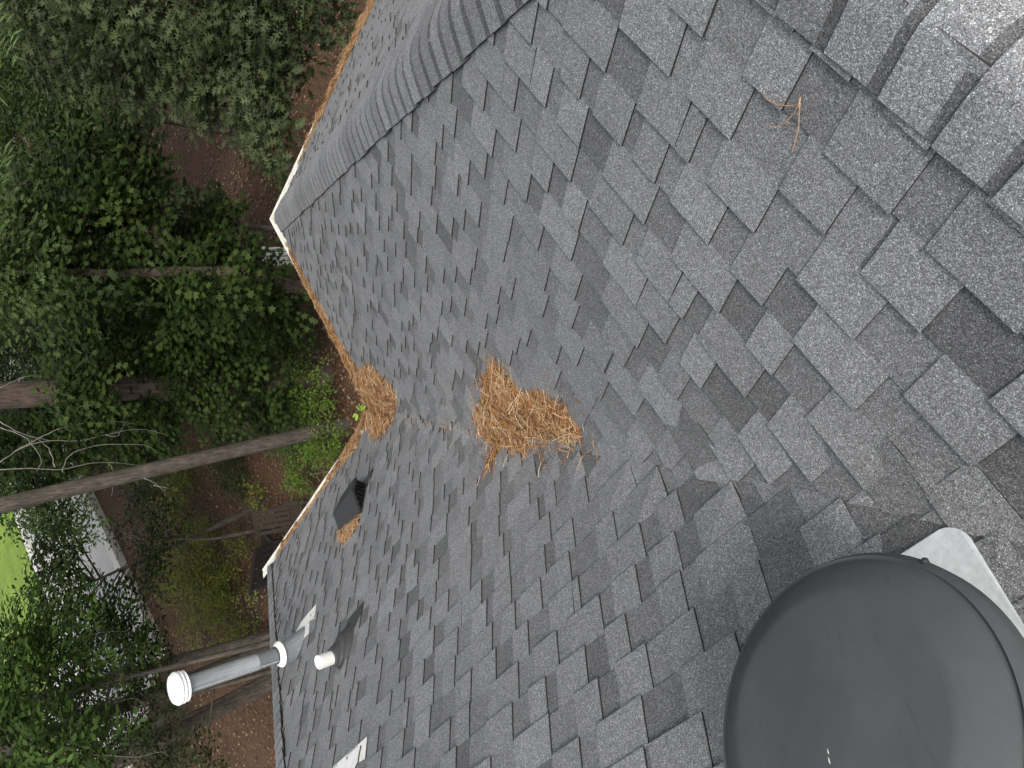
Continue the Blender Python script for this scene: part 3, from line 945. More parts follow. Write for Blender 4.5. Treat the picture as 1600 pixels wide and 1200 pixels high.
# ------------------------------------------------------------------ ground, road, lawn
def hz_at(u, v, hd):
    r = ray(u, v); return CP + r*hd/math.hypot(r[0], r[1])
mG, nt, n_, l_, p_ = new_mat('pine_straw_ground')
pos = wpos(nt)
n1 = noise(nt, pos, 1.1, 5, .6); n2 = noise(nt, pos, 16, 6, .7)
c = ramp(nt, n2, [(.28, (.018, .010, .005)), (.5, (.075, .040, .019)), (.68, (.16, .092, .044)), (.8, (.28, .18, .10))])
c = mixc(nt, c, ramp(nt, n1, [(.3, (.7, .66, .6)), (.7, (1.15, 1.05, 1.0))]))
l_.new(c, p_.inputs['Base Color']); p_.inputs['Roughness'].default_value = .95
bump(nt, n2, .8, .05, p_.inputs['Normal'])
rng = np.random.default_rng(3)
mb = MB()
gs = np.concatenate([np.linspace(-260, -30, 12), np.linspace(-26, 60, 70), np.linspace(66, 300, 14)])
idx = {}
for i, x in enumerate(gs):
    for j, y in enumerate(gs):
        near = 1 if (-26 < x < 40 and -26 < y < 17) else 0
        z = GZ + near*(.10*math.sin(x*.9+1)*math.sin(y*.8) + .05*math.sin(x*2.3)*math.cos(y*2.1+.5)) - .12*(1-near)
        idx[i, j] = len(mb.v); mb.v.append((x, y, z))
for i in range(len(gs)-1):
    for j in range(len(gs)-1):
        mb.f.append((idx[i, j], idx[i+1, j], idx[i+1, j+1], idx[i, j+1])); mb.m.append(0); mb.t.append(1.0)
tag(mb.build('ground', mG, smooth=True), kind='structure')

RDIR = nrm([4.436, 1.152, 0]); RPER = np.array([-RDIR[1], RDIR[0], 0])
R0 = np.array([12.29, 21.785, GZ])
def slab_at(rects, z1, mat, name, z0=-.3):
    """rects in road coordinates: (along0, along1, across0, across1)"""
    mb = MB()
    for l0, l1, w0, w1 in rects:
        q = [R0 + RDIR*l + RPER*w for l, w in ((l0, w0), (l1, w0), (l1, w1), (l0, w1))]
        top = [p + [0, 0, z1] for p in q]; mb.poly(top)
        for i in range(4):
            j = (i+1) % 4; mb.poly([top[j], top[i], q[i] + [0, 0, z0], q[j] + [0, 0, z0]])
    return tag(mb.build(name, mat), kind='structure')
ASPH = mat_plain('worn_asphalt', (.46, .45, .43), .9, 0, .3, .06, 1.2)
CONC = mat_plain('pale_concrete', (.55, .53, .49), .85, 0, .3, .1, 4)
LAWN, nt, n_, l_, p_ = new_mat('lawn_grass')
pos = wpos(nt)
c = mixc(nt, ramp(nt, noise(nt, pos, 9, 6, .7), [(.3, (.10, .19, .015)), (.7, (.27, .40, .04))]), ramp(nt, noise(nt, pos, .9, 4), [(.3, (.65, .7, .6)), (.7, (1.1, 1.05, 1.0))]))
l_.new(c, p_.inputs['Base Color']); p_.inputs['Roughness'].default_value = .9
bump(nt, noise(nt, pos, 30, 5, .7), 1.0, .08, p_.inputs['Normal'])
slab_at([(-6.5, 90, .2, 7.2), (-6.5, .5, 7.2, 80)], .02, ASPH, 'road')
slab_at([(-6.9, 90, -.25, .2)], .14, CONC, 'kerb')
slab_at([(-6.9, -6.5, .2, 80)], .135, CONC, 'kerb')
slab_at([(.5, 90, 7.2, 7.6), (.5, .9, 7.6, 80)], .14, CONC, 'kerb')
slab_at([(.9, 90, 7.6, 80)], .12, LAWN, 'lawn')
slab_at([(-70, -6.9, 9, 80)], .12, LAWN, 'lawn')

# ------------------------------------------------------------------ leaves
def fan(outline, c=(.45, 0), fold=.06):
    pts = [(c[0], c[1])] + outline
    v = np.array([(x, y, fold*abs(y)*2) for x, y in pts]); n = len(outline)
    f = np.array([(0, 1+k, 1+(k+1) % n) for k in range(n)])
    return v, f
def mirror(half): return half + [(x, -y) for x, y in reversed(half[1:-1])]
MAPLE = fan(mirror([(0, 0), (.13, .18), (.10, .48), (.36, .24), (.68, .44), (.64, .15), (1, 0)]))
PINOAK = fan(mirror([(0, 0), (.22, .05), (.26, .26), (.40, .07), (.55, .36), (.60, .08), (.82, .25), (.80, .06), (1.05, 0)]), (.5, 0), .12)
OVAL = fan(mirror([(0, 0), (.3, .2), (.65, .18), (1, 0)]), (.5, 0), .15)
DIAM = (np.array([(0, 0, 0), (.5, .34, .05), (1, 0, 0), (.5, -.34, .05)]), np.array([(0, 1, 2), (0, 2, 3)]))
LEAF = mat_attr('leaf', .6, .13, .14)
BARK = mat_bark('bark_grey', (.030, .025, .020), (.125, .105, .082), 26)
BARKP = mat_bark('bark_pine', (.022, .015, .012), (.115, .085, .065), 22)
DEAD = mat_plain('dead_wood', (.22, .205, .175), .9, 0, .2, .2, 12)

def place(tmpl, pos, ax, nor, size):
    n = len(pos); tv, tf = tmpl
    nor = nor - ax*(nor*ax).sum(1, keepdims=True); nor /= np.linalg.norm(nor, axis=1, keepdims=True)+1e-9
    sd = np.cross(nor, ax)
    V = pos[:, None, :] + size[:, None, None]*(tv[None, :, 0:1]*ax[:, None, :] + tv[None, :, 1:2]*sd[:, None, :] + tv[None, :, 2:3]*nor[:, None, :])
    F = tf[None] + (np.arange(n)*len(tv))[:, None, None]
    return V.reshape(-1, 3), F.reshape(-1, 3)
DENS = 3.3
def foliage(blobs, dens, leaf, tmpl, pal, rng, per=14, spray=.34, tilt=.35, droop=.12, low=-.5, inner=.45):
    """blobs: (centre, radius[, zscale]); sprays of leaves spread through each blob"""
    P, A, Nn, C_, S = [], [], [], [], []
    pal = np.array(pal)*.78
    for b in blobs:
        c, R = np.array(b[0]), b[1]; zs = b[2] if len(b) > 2 else .75
        ns = max(6, int(dens*DENS*R*R*12.5))
        d = rng.normal(size=(ns*2, 3)); d /= np.linalg.norm(d, axis=1, keepdims=True)
        d = d[d[:, 2] > low][:ns]; ns = len(d)
        rr = R*(inner + (1-inner)*rng.random(ns)**.5)*(1 + .22*np.sin(d[:, 0]*5 + R*9)*np.cos(d[:, 1]*6 + R*5))
        tip = c + d*rr[:, None]*np.array([1, 1, zs])
        tw = d*np.array([1, 1, .35]) + rng.normal(0, .35, (ns, 3)); tw[:, 2] -= droop*1.5
        tw /= np.linalg.norm(tw, axis=1, keepdims=True)
        un = np.array([0, 0, 1.]) + d*.45 + rng.normal(0, .22, (ns, 3))
        un -= tw*(un*tw).sum(1, keepdims=True); un /= np.linalg.norm(un, axis=1, keepdims=True)
        sd = np.cross(un, tw)
        shade = rng.uniform(.75, 1.25, ns)
        pc = pal[rng.integers(0, len(pal), ns)]
        t = np.linspace(-.5, .5, per)
        sg = np.where(np.arange(per) % 2, 1, -1)
        for k in range(per):
            spr = spray*(.8+.4*rng.random(ns))
            p = tip + tw*(t[k]*2*spr)[:, None] + sd*(sg[k]*rng.uniform(0, .3, ns)*spr*.8)[:, None] + un*rng.normal(0, .05, ns)[:, None]
            p[:, 2] -= droop*spr*abs(t[k])
            ang = sg[k]*rng.normal(.85, .35, ns)
            a = tw*np.cos(ang)[:, None] + sd*np.sin(ang)[:, None]; a[:, 2] -= droop*rng.random(ns)
            a /= np.linalg.norm(a, axis=1, keepdims=True)
            P.append(p); A.append(a); Nn.append(un + rng.normal(0, tilt, (ns, 3)))
            S.append(leaf*rng.uniform(.65, 1.2, ns)); C_.append(pc*(shade*rng.uniform(.85, 1.15, ns))[:, None])
    P, A, Nn, S, C_ = map(np.concatenate, (P, A, Nn, S, C_))
    V, F = place(tmpl, P, A, Nn, S)
    return V, F, np.repeat(C_, len(tmpl[1]), 0)
def trunk_mesh(path, rads, mat, parent, name='trunk', n=12, wob=.0, seed=0):
    r = random.Random(seed)
    pts = []; rr = []
    for i in range(len(path)-1):
        a, b = np.array(path[i], float), np.array(path[i+1], float)
        m = 7 if name == 'trunk' else 4
        for k in range(m + (1 if i == len(path)-2 else 0)):
            t = k/m; pts.append(a*(1-t)+b*t + np.array([r.uniform(-wob, wob), r.uniform(-wob, wob), 0])); rr.append((rads[i]*(1-t)+rads[i+1]*t)*r.uniform(.95, 1.06))
    mb = MB(); mb.tube(pts, rr, n)
    o = mb.build(name, mat, parent, smooth=True)
    return o
tri_total = 0
def tree(name, label, base, blobs, leaf, tmpl, pal, seed, dens=2.2, trunk_r=.09, mat=None, lean=(0, 0), group=None, cat='tree', per=14, spray=.34, droop=.12, crown_name='crown', low=-.5, limbs=True, top=None, tilt=.35, inner=.45):
    global tri_total
    rng = np.random.default_rng(seed)
    base = np.array(base, float)
    t = thing(name, base, label, cat, group)
    cc = np.mean([b[0] for b in blobs], 0) if blobs else base + [0, 0, 12]
    topc = np.array(top) if top is not None else np.array([cc[0], cc[1], max(b[0][2] for b in blobs)])
    mat = mat or BARK
    if trunk_r > 0:
        b0 = base - [0, 0, .3]
        mid = b0*.5 + topc*.5 + np.array([rng.normal(0, .12), rng.normal(0, .12), 0])
        trunk_mesh([b0, mid, topc], [trunk_r*1.15, trunk_r*.75, trunk_r*.22], mat, t, wob=trunk_r*.12, seed=seed)
        if limbs:
            for b in blobs:
                c = np.array(b[0])
                s = min(.92, max(.3, (c[2] - .9*b[1] - b0[2])/(topc[2] - b0[2] + 1e-6)))
                st = b0*(1-2*s) + mid*2*s if s < .5 else mid*(2-2*s) + topc*(2*s-1)
                trunk_mesh([st, st*.45 + c*.55 + [0, 0, .15*b[1]], c + [0, 0, .2*b[1]]], [trunk_r*.34, trunk_r*.2, trunk_r*.07], mat, t, 'limb', 7, .03, seed+3)
    if blobs:
        V, F, C_ = foliage(blobs, dens, leaf, tmpl, pal, rng, per, spray, tilt, droop, low, inner)
        tri_total += len(F)
        fast_mesh(crown_name, V, F, C_, LEAF, None, t)
    return t
G1 = [(.031, .056, .012), (.040, .068, .015), (.025, .045, .011), (.052, .080, .019)]           # deep maple green
G2 = [(.066, .084, .036), (.080, .098, .046), (.048, .064, .028), (.070, .090, .034)]            # grey oak green
G3 = [(.10, .18, .025), (.13, .21, .032), (.08, .15, .02), (.16, .22, .045)]                      # fresh green
G4 = [(.16, .17, .03), (.20, .19, .035), (.12, .15, .03)]                                        # yellowing
G5 = [(.024, .038, .009), (.031, .048, .012), (.020, .032, .008)]                                # dark
def B(*l): return [(at(u, v, d), r) for u, v, d, r in l]
def under(u, v, d):
    p = at(u, v, d); return (p[0], p[1], GZ)

tree('pin_oak', 'grey green pin oak with spiky lobed leaves reaching over the top gutter', under(250, -260, 12), B(
    (470, -40, 10.0, .9), (400, 30, 10.2, .85), (310, 40, 10.8, 1.0), (215, 40, 11.5, 1.1), (120, 0, 12.5, 1.2), (400, 105, 9.8, .55), (330, 110, 10.4, .6), (435, 150, 9.6, .42), (400, 165, 9.8, .33), (410, 205, 9.5, .33), (422, 240, 9.3, .25), (235, 95, 11.5, .5)),
    .17, PINOAK, G2, 50, 3.4, .12, None, per=12, spray=.24, droop=.18, top=at(330, -300, 11))
tree('maple_tree', 'dense maple with dark lobed leaves left of the bare pine straw patch', under(150, 330, 15.3), B(
    (120, 330, 15, 1.35), (200, 270, 15.2, 1.0), (215, 340, 15.3, 1.0), (60, 390, 14.6, .9), (150, 400, 15, 1.0), (215, 215, 15.8, .45)), .13, MAPLE, G1, 51, 3.2, .06)
tree('maple_tree', 'dark maple in front of the white slatted chair below the outer roof corner', under(380, 400, 16.4), B(
    (340, 370, 15.8, .75), (320, 430, 15.6, .9), (395, 420, 16.2, .6), (370, 480, 15.8, .8), (430, 440, 16.6, .5), (290, 500, 15.6, .9), (350, 335, 16.2, .35), (440, 500, 16.4, .6), (300, 350, 16, .5), (270, 440, 16, .8), (330, 462, 15.2, .45), (390, 464, 15.4, .45), (285, 460, 12.4, .42), (435, 470, 14.5, .45), (330, 458, 12.6, .42), (385, 462, 13.4, .45), (130, 455, 12.6, .35)), .13, MAPLE, G1, 52, 3.4, .05)
tree('maple_tree', 'broad maple between the two thick trunks in the middle of the wood', under(320, 560, 16.6), B(
    (300, 560, 16, .9), (380, 560, 16.2, .75), (400, 620, 16.6, .7), (330, 630, 16.2, .8), (250, 600, 16.2, .8), (440, 640, 17, .5)), .12, MAPLE, G1, 53, 3.4, .05)
tree('maple_tree', 'maple with heavy drooping leaves beside the thick trunk at the left frame edge', under(150, 520, 17.5), B(
    (130, 520, 16.8, 1.1), (200, 560, 16.8, .9), (120, 650, 17.5, 1.1), (200, 660, 17.2, .9), (60, 680, 18.5, 1.2), (250, 690, 17.6, .7), (125, 590, 14.3, .42), (110, 630, 14.3, .40), (160, 610, 14.4, .5)), .13, MAPLE, G1, 54, 3.2, .06)
tree('oak_tree', 'young oak with pale green lobed leaves at the left frame edge above the thick trunk', under(30, 450, 14), B(
    (30, 440, 13.5, .8), (80, 420, 13.8, .55), (10, 380, 14.2, .8), (70, 470, 13.8, .45)), .16, PINOAK, [(.075, .115, .036), (.09, .13, .042), (.062, .095, .03)], 55, 2.6, .15, BARKP, per=12, limbs=False)
tree('small_leaved_tree', 'small leaved green tree behind the pin oak at the top left', under(110, 150, 20), B(
    (70, 110, 19, 1.8), (150, 160, 19.5, 1.5), (40, 230, 19, 1.6), (130, 230, 18.5, 1.2), (0, 60, 20, 1.8), (190, 90, 20, 1.3)), .12, OVAL, [(.06, .105, .03), (.075, .12, .035), (.05, .085, .028)], 56, 2.3, .14)
tree('pine_bough', 'pale green long needled pine bough poking in at the left frame edge', under(-60, -420, 10), B(
    (-12, 110, 9.2, .22), (-6, 55, 9.5, .2), (0, 270, 9.2, .16)), .17, (np.array([(0, .012, 0), (1, 0, -.1), (0, -.012, 0), (.5, 0, .03)]), np.array([(0, 2, 1), (0, 1, 3)])), [(.10, .16, .05), (.13, .19, .07)], 57, 5, .08, BARKP, per=18, spray=.12, top=at(-60, -420, 10), limbs=False)
tree('dogwood_tree', 'dark oval leaved tree standing in front of the pale road', under(120, 830, 19), B(
    (90, 805, 18.5, .6), (85, 850, 18.8, .6), (108, 880, 18.2, .5), (85, 905, 19, .65), (100, 935, 18.5, .75), (165, 950, 18.2, .6), (85, 765, 19, .6), (210, 985, 18, .55), (160, 1000, 18.4, .8), (230, 1030, 18.4, .6), (185, 955, 18.6, .5), (110, 985, 18.8, .8)), .15, OVAL, [(.040, .072, .016), (.052, .088, .020), (.032, .056, .013)], 58, 2.3, .07, per=12, spray=.3)
tree('dogwood_tree', 'dark leafy tree right of the road below the leaning trunk', under(240, 860, 19), B(
    (225, 790, 19, .6), (240, 850, 18.6, .55), (230, 905, 18.6, .6), (270, 800, 18.8, .5), (190, 830, 19, .3)), .13, OVAL, G5, 59, 2.6, .05, per=12, spray=.3)
tree('hickory_tree', 'hickory with bright green leaflets filling the lower left corner', under(60, 1120, 13), B(
    (50, 1090, 12.5, .9), (110, 1020, 13, .75), (20, 1160, 12, .8), (90, 1160, 12.4, .7), (150, 1080, 13.2, .55), (20, 1020, 13.4, .7), (60, 975, 13.8, .55), (150, 1180, 12.6, .5)), .12, OVAL, [(.050, .092, .018), (.062, .108, .022), (.040, .076, .016)], 60, 2.7, .07, per=14, spray=.26)
tree('laurel_tree', 'dark leafy undergrowth tree between the flue cap and the bottom left corner', under(200, 1130, 19), B(
    (180, 1020, 18, .8), (220, 1100, 18.5, .8), (190, 1160, 18.5, .9), (270, 1180, 18.8, .7), (130, 1120, 19, .9), (330, 1180, 19, .5), (250, 1010, 19, .5), (110, 1060, 19.5, 1.0)), .13, OVAL, G5, 61, 2.3, .06, per=12, spray=.3)
for k, (u, v, r_, lab) in enumerate(((505, 610, .55, 'bright green shrub touching the clogged inside gutter corner'), (530, 690, .42, 'bright green shrub at the foot of the leaning trunk'),
      (470, 660, .6, 'green shrub above the leaning trunk base'), (455, 545, .6, 'green shrub beside the thick dark trunk near the eave'), (490, 735, .35, 'small green shrub by the gutter below the leaning trunk'), (470, 500, .7, 'dark green shrub below the maple by the right gutter'), (440, 595, .6, 'dark green shrub at the foot of the thickest trunk'))):
    p = onz(u+25, v, GZ); c_ = np.array([p[0], p[1], GZ+.75])
    tree('azalea_shrub', lab, (p[0], p[1], GZ), [(c_, r_*1.25, .7), (c_ + [.5*r_, .6*r_, .1], r_*.8, .7), (c_ + [-.6*r_, .3*r_, -.1], r_*.8, .7)], .075, OVAL, G3 if k not in (2, 5, 6) else ([(.07, .13, .03), (.09, .16, .035)] if k == 2 else G1), 70+k, 6.0, .03, None, cat='shrub', per=10, spray=.15, crown_name='foliage', group='shrubs under the eave', limbs=False)
shr = [(345, 940, .6, 0, 'yellow green shrub halfway between the road kerb and the flue base'), (300, 870, .75, 0, 'broad yellow green shrub nearest the right kerb of the road'), (270, 905, .5, 0, 'yellow green shrub just beyond the kerb end'),
       (330, 1000, .4, 1, 'thin pale shrub above the flue pipe middle'), (380, 905, .5, 0, 'yellow green shrub beside the dark bench'), (365, 960, .55, 0, 'leafy yellow green shrub left of the torn flashing sheet'),
       (250, 980, .4, 1, 'thin pale shrub between the dark oval leaved tree and the flue cap'), (310, 960, .4, 0, 'low yellow green shrub on the brown patch above the flue cap'), (390, 985, .45, 0, 'yellow green shrub against the roof hip near the flue collar'),
       (340, 850, .65, 0, 'bushy yellow green shrub left of the dark bench'), (405, 930, .4, 1, 'thin pale shrub at the roof hip below the gutter end'), (380, 720, .7, 2, 'dark shrub under the leaning trunk'), (300, 780, .7, 0, 'yellow green shrub right of the road end'),
       (240, 755, .55, 2, 'dark shrub where the road meets the leaning trunk'), (420, 215, .5, 2, 'dark shrub under the tip of the pin oak'), (455, 100, .6, 2, 'dark shrub in deep shade by the top gutter'), (395, 845, .3, 0, 'small yellow green shrub touching the dark bench'),
       (290, 1080, .45, 2, 'dark shrub behind the flue pipe'), (300, 1170, .6, 2, 'dark shrub under the mottled trunk'), (420, 770, .3, 0, 'small yellow green shrub beside the weathered chair'), (330, 900, .45, 0, 'yellow green shrub in the thick of the sunny undergrowth')]
for k, (u, v, r_, kind, lab) in enumerate(shr):
    p = onz(u, v, GZ); c_ = np.array([p[0], p[1], GZ+.4])
    pal = [[(.17, .18, .025), (.22, .21, .03), (.12, .16, .025), (.15, .20, .03)], [(.2, .2, .06), (.16, .19, .05)], G5 + G1][kind]
    tree('ground_shrub', lab, (p[0], p[1], GZ), [(c_, r_*1.2, .6), (c_ + [rnd.uniform(-.5, .5), rnd.uniform(-.5, .5), -.1], r_*.8, .6), (c_ + [rnd.uniform(-.8, .8), rnd.uniform(-.8, .8), -.15], r_*.7, .6)], .10, OVAL, pal, 90+k, 2.4 if kind != 1 else 1.2, .02, None, cat='shrub', per=9, spray=.22, crown_name='foliage', group='shrubs on the pine straw', limbs=False)

# tall trunks
def vtrunk(name, label, bu, bv, tu, tv, r0, r1, mat, seed, ext=2.4, crown=True, pal=G1, nb=12):
    b = onz(bu, bv, GZ); hd = math.hypot(b[0]-CP[0], b[1]-CP[1])
    t_ = hz_at(tu, tv, hd)
    tp = b + (t_-b)*ext
    t = thing(name, b, label, 'tree')
    trunk_mesh([b - [0, 0, .3], b + (t_-b)*.06, t_, tp], [r0*1.5, r0*1.1, r0*.95, r1], mat, t, n=16, wob=r0*.05, seed=seed)
    if crown:  # unseen crowns above the frame, widened to block sky light over the wood
        rng = np.random.default_rng(seed)
        bl = [(np.array([tp[0], tp[1], max(tp[2], 7.5)]) + np.array([rng.uniform(-4, 4), rng.uniform(-3.4, 4.4), rng.uniform(-1.0, 2.5)]), rng.uniform(1.8, 2.6)) for _ in range(nb)]
        V, F, C_ = foliage(bl, .55, .30, DIAM, pal, rng, 9, .6)
        fast_mesh('crown', V, F, C_, LEAF, None, t)
        for b_ in bl: trunk_mesh([t_*.1 + tp*.9, np.array(b_[0])], [r1*.8, r1*.2], mat, t, 'limb', 6, .05, seed)
    return t
T1 = vtrunk('leaning_tree', 'slender grey trunk leaning across the middle of the wood with dead twigs', 545, 662, 0, 790, .135, .10, BARK, 101, 2.2)
vtrunk('pine_tree', 'thickest brown trunk with furrowed bark at the left edge of the frame', 512, 590, 30, 617, .235, .16, BARKP, 102, 2.2)
vtrunk('pine_tree', 'pale brown trunk piece seen between maple leaves above the thickest trunk', 325, 462, 200, 457, .23, .16, BARKP, 103, 2.0)
vtrunk('oak_tree', 'dark straight trunk highest of those beside the flue pipe', 445, 988, 240, 1043, .14, .10, BARK, 104, 2.0, nb=3)
vtrunk('oak_tree', 'dark trunk running right behind the flue pipe', 440, 1006, 222, 1090, .15, .11, BARK, 105, 2.0, nb=3)
vtrunk('oak_tree', 'thin dark trunk between the flue pipe and the mottled trunk', 440, 1047, 317, 1108, .07, .06, BARK, 106, 2.4, nb=3)
vtrunk('oak_tree', 'mottled grey brown leaning trunk below the flue cap', 440, 1056, 200, 1182, .19, .14, BARK, 107, 1.8, nb=3)

for k, (x, y, lab) in enumerate(((9.5, -4.5, 'unseen tall oak beyond the top gutter, added to shade the wood'), (13.5, -8.5, 'unseen tall oak farther beyond the top gutter, added to shade the wood'))):  # out-of-frame oaks added so their crowns darken the wood
    rr = random.Random(300+k)
    bl = [(np.array([x + rr.uniform(-3.5, 3.5), y + rr.uniform(-3, 7), 8.5 + rr.uniform(-1, 3)]), rr.uniform(1.8, 2.5)) for _ in range(12)]
    tree('oak_tree', lab, (x, y, GZ), bl, .3, DIAM, G1, 310+k, .5, .25, BARK, per=9, spray=.6)
def twigs(parent, paths, d, org, sc, rad):
    for k, path in enumerate(paths):
        dd = d + .25*math.sin(k*2.1)
        pts = [at(org[0]+x/sc, org[1]+y/sc, dd + .12*i) for i, (x, y) in enumerate(path)]
        sm = []
        for i in range(len(pts)-1):
            p0, p1, p2, p3 = pts[max(i-1, 0)], pts[i], pts[i+1], pts[min(i+2, len(pts)-1)]
            for t in (0, .25, .5, .75):
                sm.append(.5*((2*p1) + (p2-p0)*t + (2*p0-5*p1+4*p2-p3)*t*t + (3*p1-p0-3*p2+p3)*t**3) + np.array([0, 0, .012*math.sin(i*5+t*9)]))
        pts = sm + [pts[-1]]
        mb = MB(); m = len(pts); mb.tube(pts, [rad*(1-.75*i/(m-1)) for i in range(m)], 5); mb.build('dead_branch', DEAD, parent, smooth=True)
twigs(T1, [[(0,890),(130,885),(250,890),(370,865),(450,860),(560,870),(620,885)], [(0,860),(90,800),(200,770),(330,770),(440,745),(560,722),(640,730),(695,748)], [(0,715),(110,760),(170,850),(150,900)], [(60,815),(200,740),(300,705),(420,692),(500,690),(575,703)], [(260,900),(290,830),(400,790),(520,785),(610,790),(660,825)], [(0,550),(60,520),(120,500),(180,505)], [(600,925),(650,950),(690,985)], [(640,955),(710,970)], [(440,745),(490,750),(520,690)], [(230,880),(200,800),(150,760)], [(455,865),(470,900),(465,1000)], [(0,690),(90,740),(210,770)]], 14.6, (0, 400), 2.667, .010)
hick = [o for o in COL.objects if o.name == 'hickory_tree'][0]
twigs(hick, [[(550,870),(690,800),(890,690),(1010,640),(1110,620),(1200,660),(1215,720)], [(590,890),(720,810),(890,690)], [(660,830),(655,900),(690,990)], [(660,880),(715,870),(720,915)], [(700,1090),(920,1095),(1150,1110),(1330,1065),(1410,1100)], [(1080,1080),(1110,1010),(1170,970)], [(440,520),(520,380),(630,210),(670,90)], [(630,210),(560,110)], [(460,200),(560,150),(730,95),(900,65),(1050,62)], [(960,650),(1020,570)], [(970,665),(1015,780)], [(800,700),(840,620)], [(270,1195),(420,1150),(500,1060)]], 13.2, (0, 975), 5.333, .008)

# far trees that close the view
far = [(40, 30, 34, 'at the top left corner'), (20, 150, 32, 'left of the pin oak'), (10, 280, 33, 'behind the dense maple'), (20, 560, 34, 'behind the thickest trunk'), (-20, 480, 36, 'behind the young oak'), (10, 720, 33, 'left of the leaning trunk'), (100, 720, 27, 'in front of the road end, left of the leaning trunk'), (-30, 640, 40, 'deep in the wood at the left edge'), (150, 600, 26, 'between the thickest trunk and the broad maple'), (180, 430, 25, 'behind the maples in mid wood'), (90, 560, 28, 'behind the drooping maple'), (250, 480, 22, 'low behind the two middle maples'), (-10, 1100, 30, 'behind the hickory'), (60, 1180, 28, 'at the bottom left corner'), (130, 1150, 27, 'behind the leafy undergrowth tree')]
for k, (u, v, d, wtxt) in enumerate(far):
    c_ = at(u, v, d); R_ = 2.0 if d > 26 else 1.5
    rr = random.Random(k)
    bl = [(c_ + np.array([rr.uniform(-R_, R_), rr.uniform(-R_, R_), rr.uniform(-.6, 1.0)]), R_*rr.uniform(.6, .9)) for _ in range(5)]
    tree('woodland_tree', 'background woodland tree ' + wtxt, (c_[0], c_[1], GZ), bl, .125 if d < 30 else .16, OVAL if d < 30 else DIAM, [G1, G3, G5, G1, [(.13, .14, .025)]][k % 5], 130+k, 1.7, .12, None, per=10, spray=.35, group='far woodland trees')

# leaf litter on the ground
rng = np.random.default_rng(77)
n = 26000
u = rng.uniform(180, 560, n*2); v = rng.uniform(-20, 1220, n*2)
L_ = np.array([onz(a, b, GZ) for a, b in zip(u[:n], v[:n])])
L_[:, 2] = GZ + .03 + .10*np.sin(L_[:, 0]*.9+1)*np.sin(L_[:, 1]*.8) + .05*np.sin(L_[:, 0]*2.3)*np.cos(L_[:, 1]*2.1+.5)
th = rng.uniform(0, 6.28, n); ax = np.stack([np.cos(th), np.sin(th), rng.normal(0, .15, n)], 1); ax /= np.linalg.norm(ax, axis=1, keepdims=True)
V, F = place(DIAM, L_, ax, np.array([0, 0, 1.]) + rng.normal(0, .35, (n, 3)), rng.uniform(.04, .11, n))
pal = .5*np.array([(.24, .14, .07), (.34, .2, .11), (.15, .08, .04), (.48, .36, .24), (.2, .1, .05), (.28, .15, .07)])
tag(fast_mesh('leaf_litter', V, F, np.repeat(pal[rng.integers(0, len(pal), n)], 2, 0), NEED), 'brown fallen leaves strewn over the woodland floor', 'leaf litter', kind='stuff')

# weed in the gutter corner
wd = thing('gutter_weed', (.0, .01, .14), 'small bright green weed sprouting from the clogged gutter corner', 'weed')
rng = np.random.default_rng(5)
base_ = np.array([0., .01, .145])
P_, A_, N_ = [], [], []
for k in range(11):
    a = rng.uniform(0, 6.28); e = rng.uniform(.2, 1.0); d_ = np.array([math.cos(a)*math.cos(e), math.sin(a)*math.cos(e), math.sin(e)])
    P_.append(base_ + d_*rng.uniform(.0, .07)); A_.append(nrm(d_*[1, 1, .3])); N_.append(np.array([0, 0, 1.]) + rng.normal(0, .3, 3))
V, F = place(OVAL, np.array(P_), np.array(A_), np.array(N_), rng.uniform(.05, .085, 11))
fast_mesh('foliage', V, F, np.tile([(.35, .52, .08)], (len(F), 1)), WEED, None, wd)
mb = MB(); mb.tube([base_ - [0, 0, .06], base_ + [0, 0, .06]], .003, 6); mb.build('stem', mat_plain('weed_stem', (.2, .3, .06)), wd)

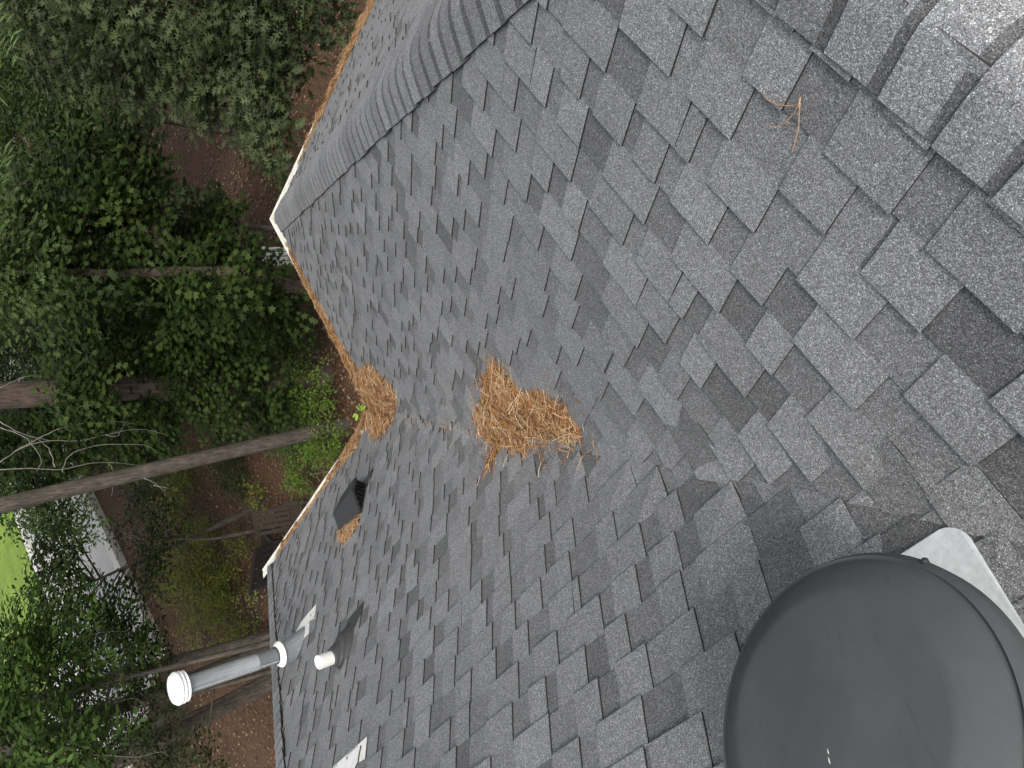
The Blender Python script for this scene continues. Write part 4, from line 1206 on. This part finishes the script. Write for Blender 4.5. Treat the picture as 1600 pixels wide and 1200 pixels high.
# ------------------------------------------------------------------ garden seats
def rotz(a): c, s = math.cos(a), math.sin(a); return np.array([[c, -s, 0], [s, c, 0], [0, 0, 1]])
def chair(name, label, loc, yaw, mat, w=.6, slats=5, back_h=.85, cat='chair', round_back=False, seat_slat=True):
    loc = np.array(loc, float)
    t = thing(name, loc, label, cat)
    Rz = rotz(yaw)
    def bx(nm, c, s, rx=0, parent=t):
        cx, sx = math.cos(rx), math.sin(rx); Rx = np.array([[1, 0, 0], [0, cx, -sx], [0, sx, cx]])
        mb = MB(); mb.box(loc + Rz @ np.array(c), s, Rz @ Rx); return mb.build(nm, mat, parent)
    for sx in (-1, 1):
        bx('leg', (sx*w*.48, .28, .24), (.06, .07, .5)); bx('leg', (sx*w*.48, -.28, .22), (.06, .07, .46))
        bx('armrest', (sx*w*.52, .02, .52), (.10, .68, .03))
    for k in range(slats):
        bx('seat_slat', (0, .26 - k*.52/(slats-1), .40 - .03*(k/(slats-1))), (w*.95, .52/slats*.78, .025))
    for k in range(slats):
        x = (-.5 + (k+.5)/slats)*w*.95
        bx('back_slat', (x, -.36, .40 + back_h*.5), (w/slats*.72, .025, back_h), .22)
    bx('back_rail', (0, -.46, .40 + back_h*.92), (w*1.02, .04, .08), .22)
    if round_back:
        mb = MB(); mb.tube([loc + Rz @ np.array([w*.52*math.cos(a), -.40 - .12*math.sin(a), .45 + back_h*.98*math.sin(a)]) for a in np.linspace(0, math.pi, 13)], .025, 8); mb.build('back_hoop', mat, t, smooth=True)
    return t
WOODW = mat_plain('weathered_wood', (.042, .032, .024), .85, 0, .3, .25, 18)
WOODD = mat_plain('dark_wood', (.022, .020, .018), .8, 0, .3, .2, 14)
WHITEP = mat_plain('white_resin', (.62, .62, .58), .5, 0, .4, .06, 10)
p = onz(487, 803, GZ); chair('garden_chair', 'weathered wood slatted chair on the pine straw above the white gutter', (p[0], p[1], GZ), math.radians(150), WOODW, .62)
p = onz(438, 866, GZ); chair('garden_bench', 'dark slatted garden bench at the end of the gutter', (p[0], p[1], GZ), math.radians(-60), WOODD, 1.25, 6, .6, 'bench')
p = onz(497, 393, GZ); chair('garden_chair', 'white slatted garden chair peeking out below the outer gutter corner', (p[0], p[1], GZ), math.radians(160), WHITEP, .5, 4, .7, round_back=True)

for o in bpy.data.objects:
    if '_w' in o: del o['_w']
print('leaf triangles', tri_total)
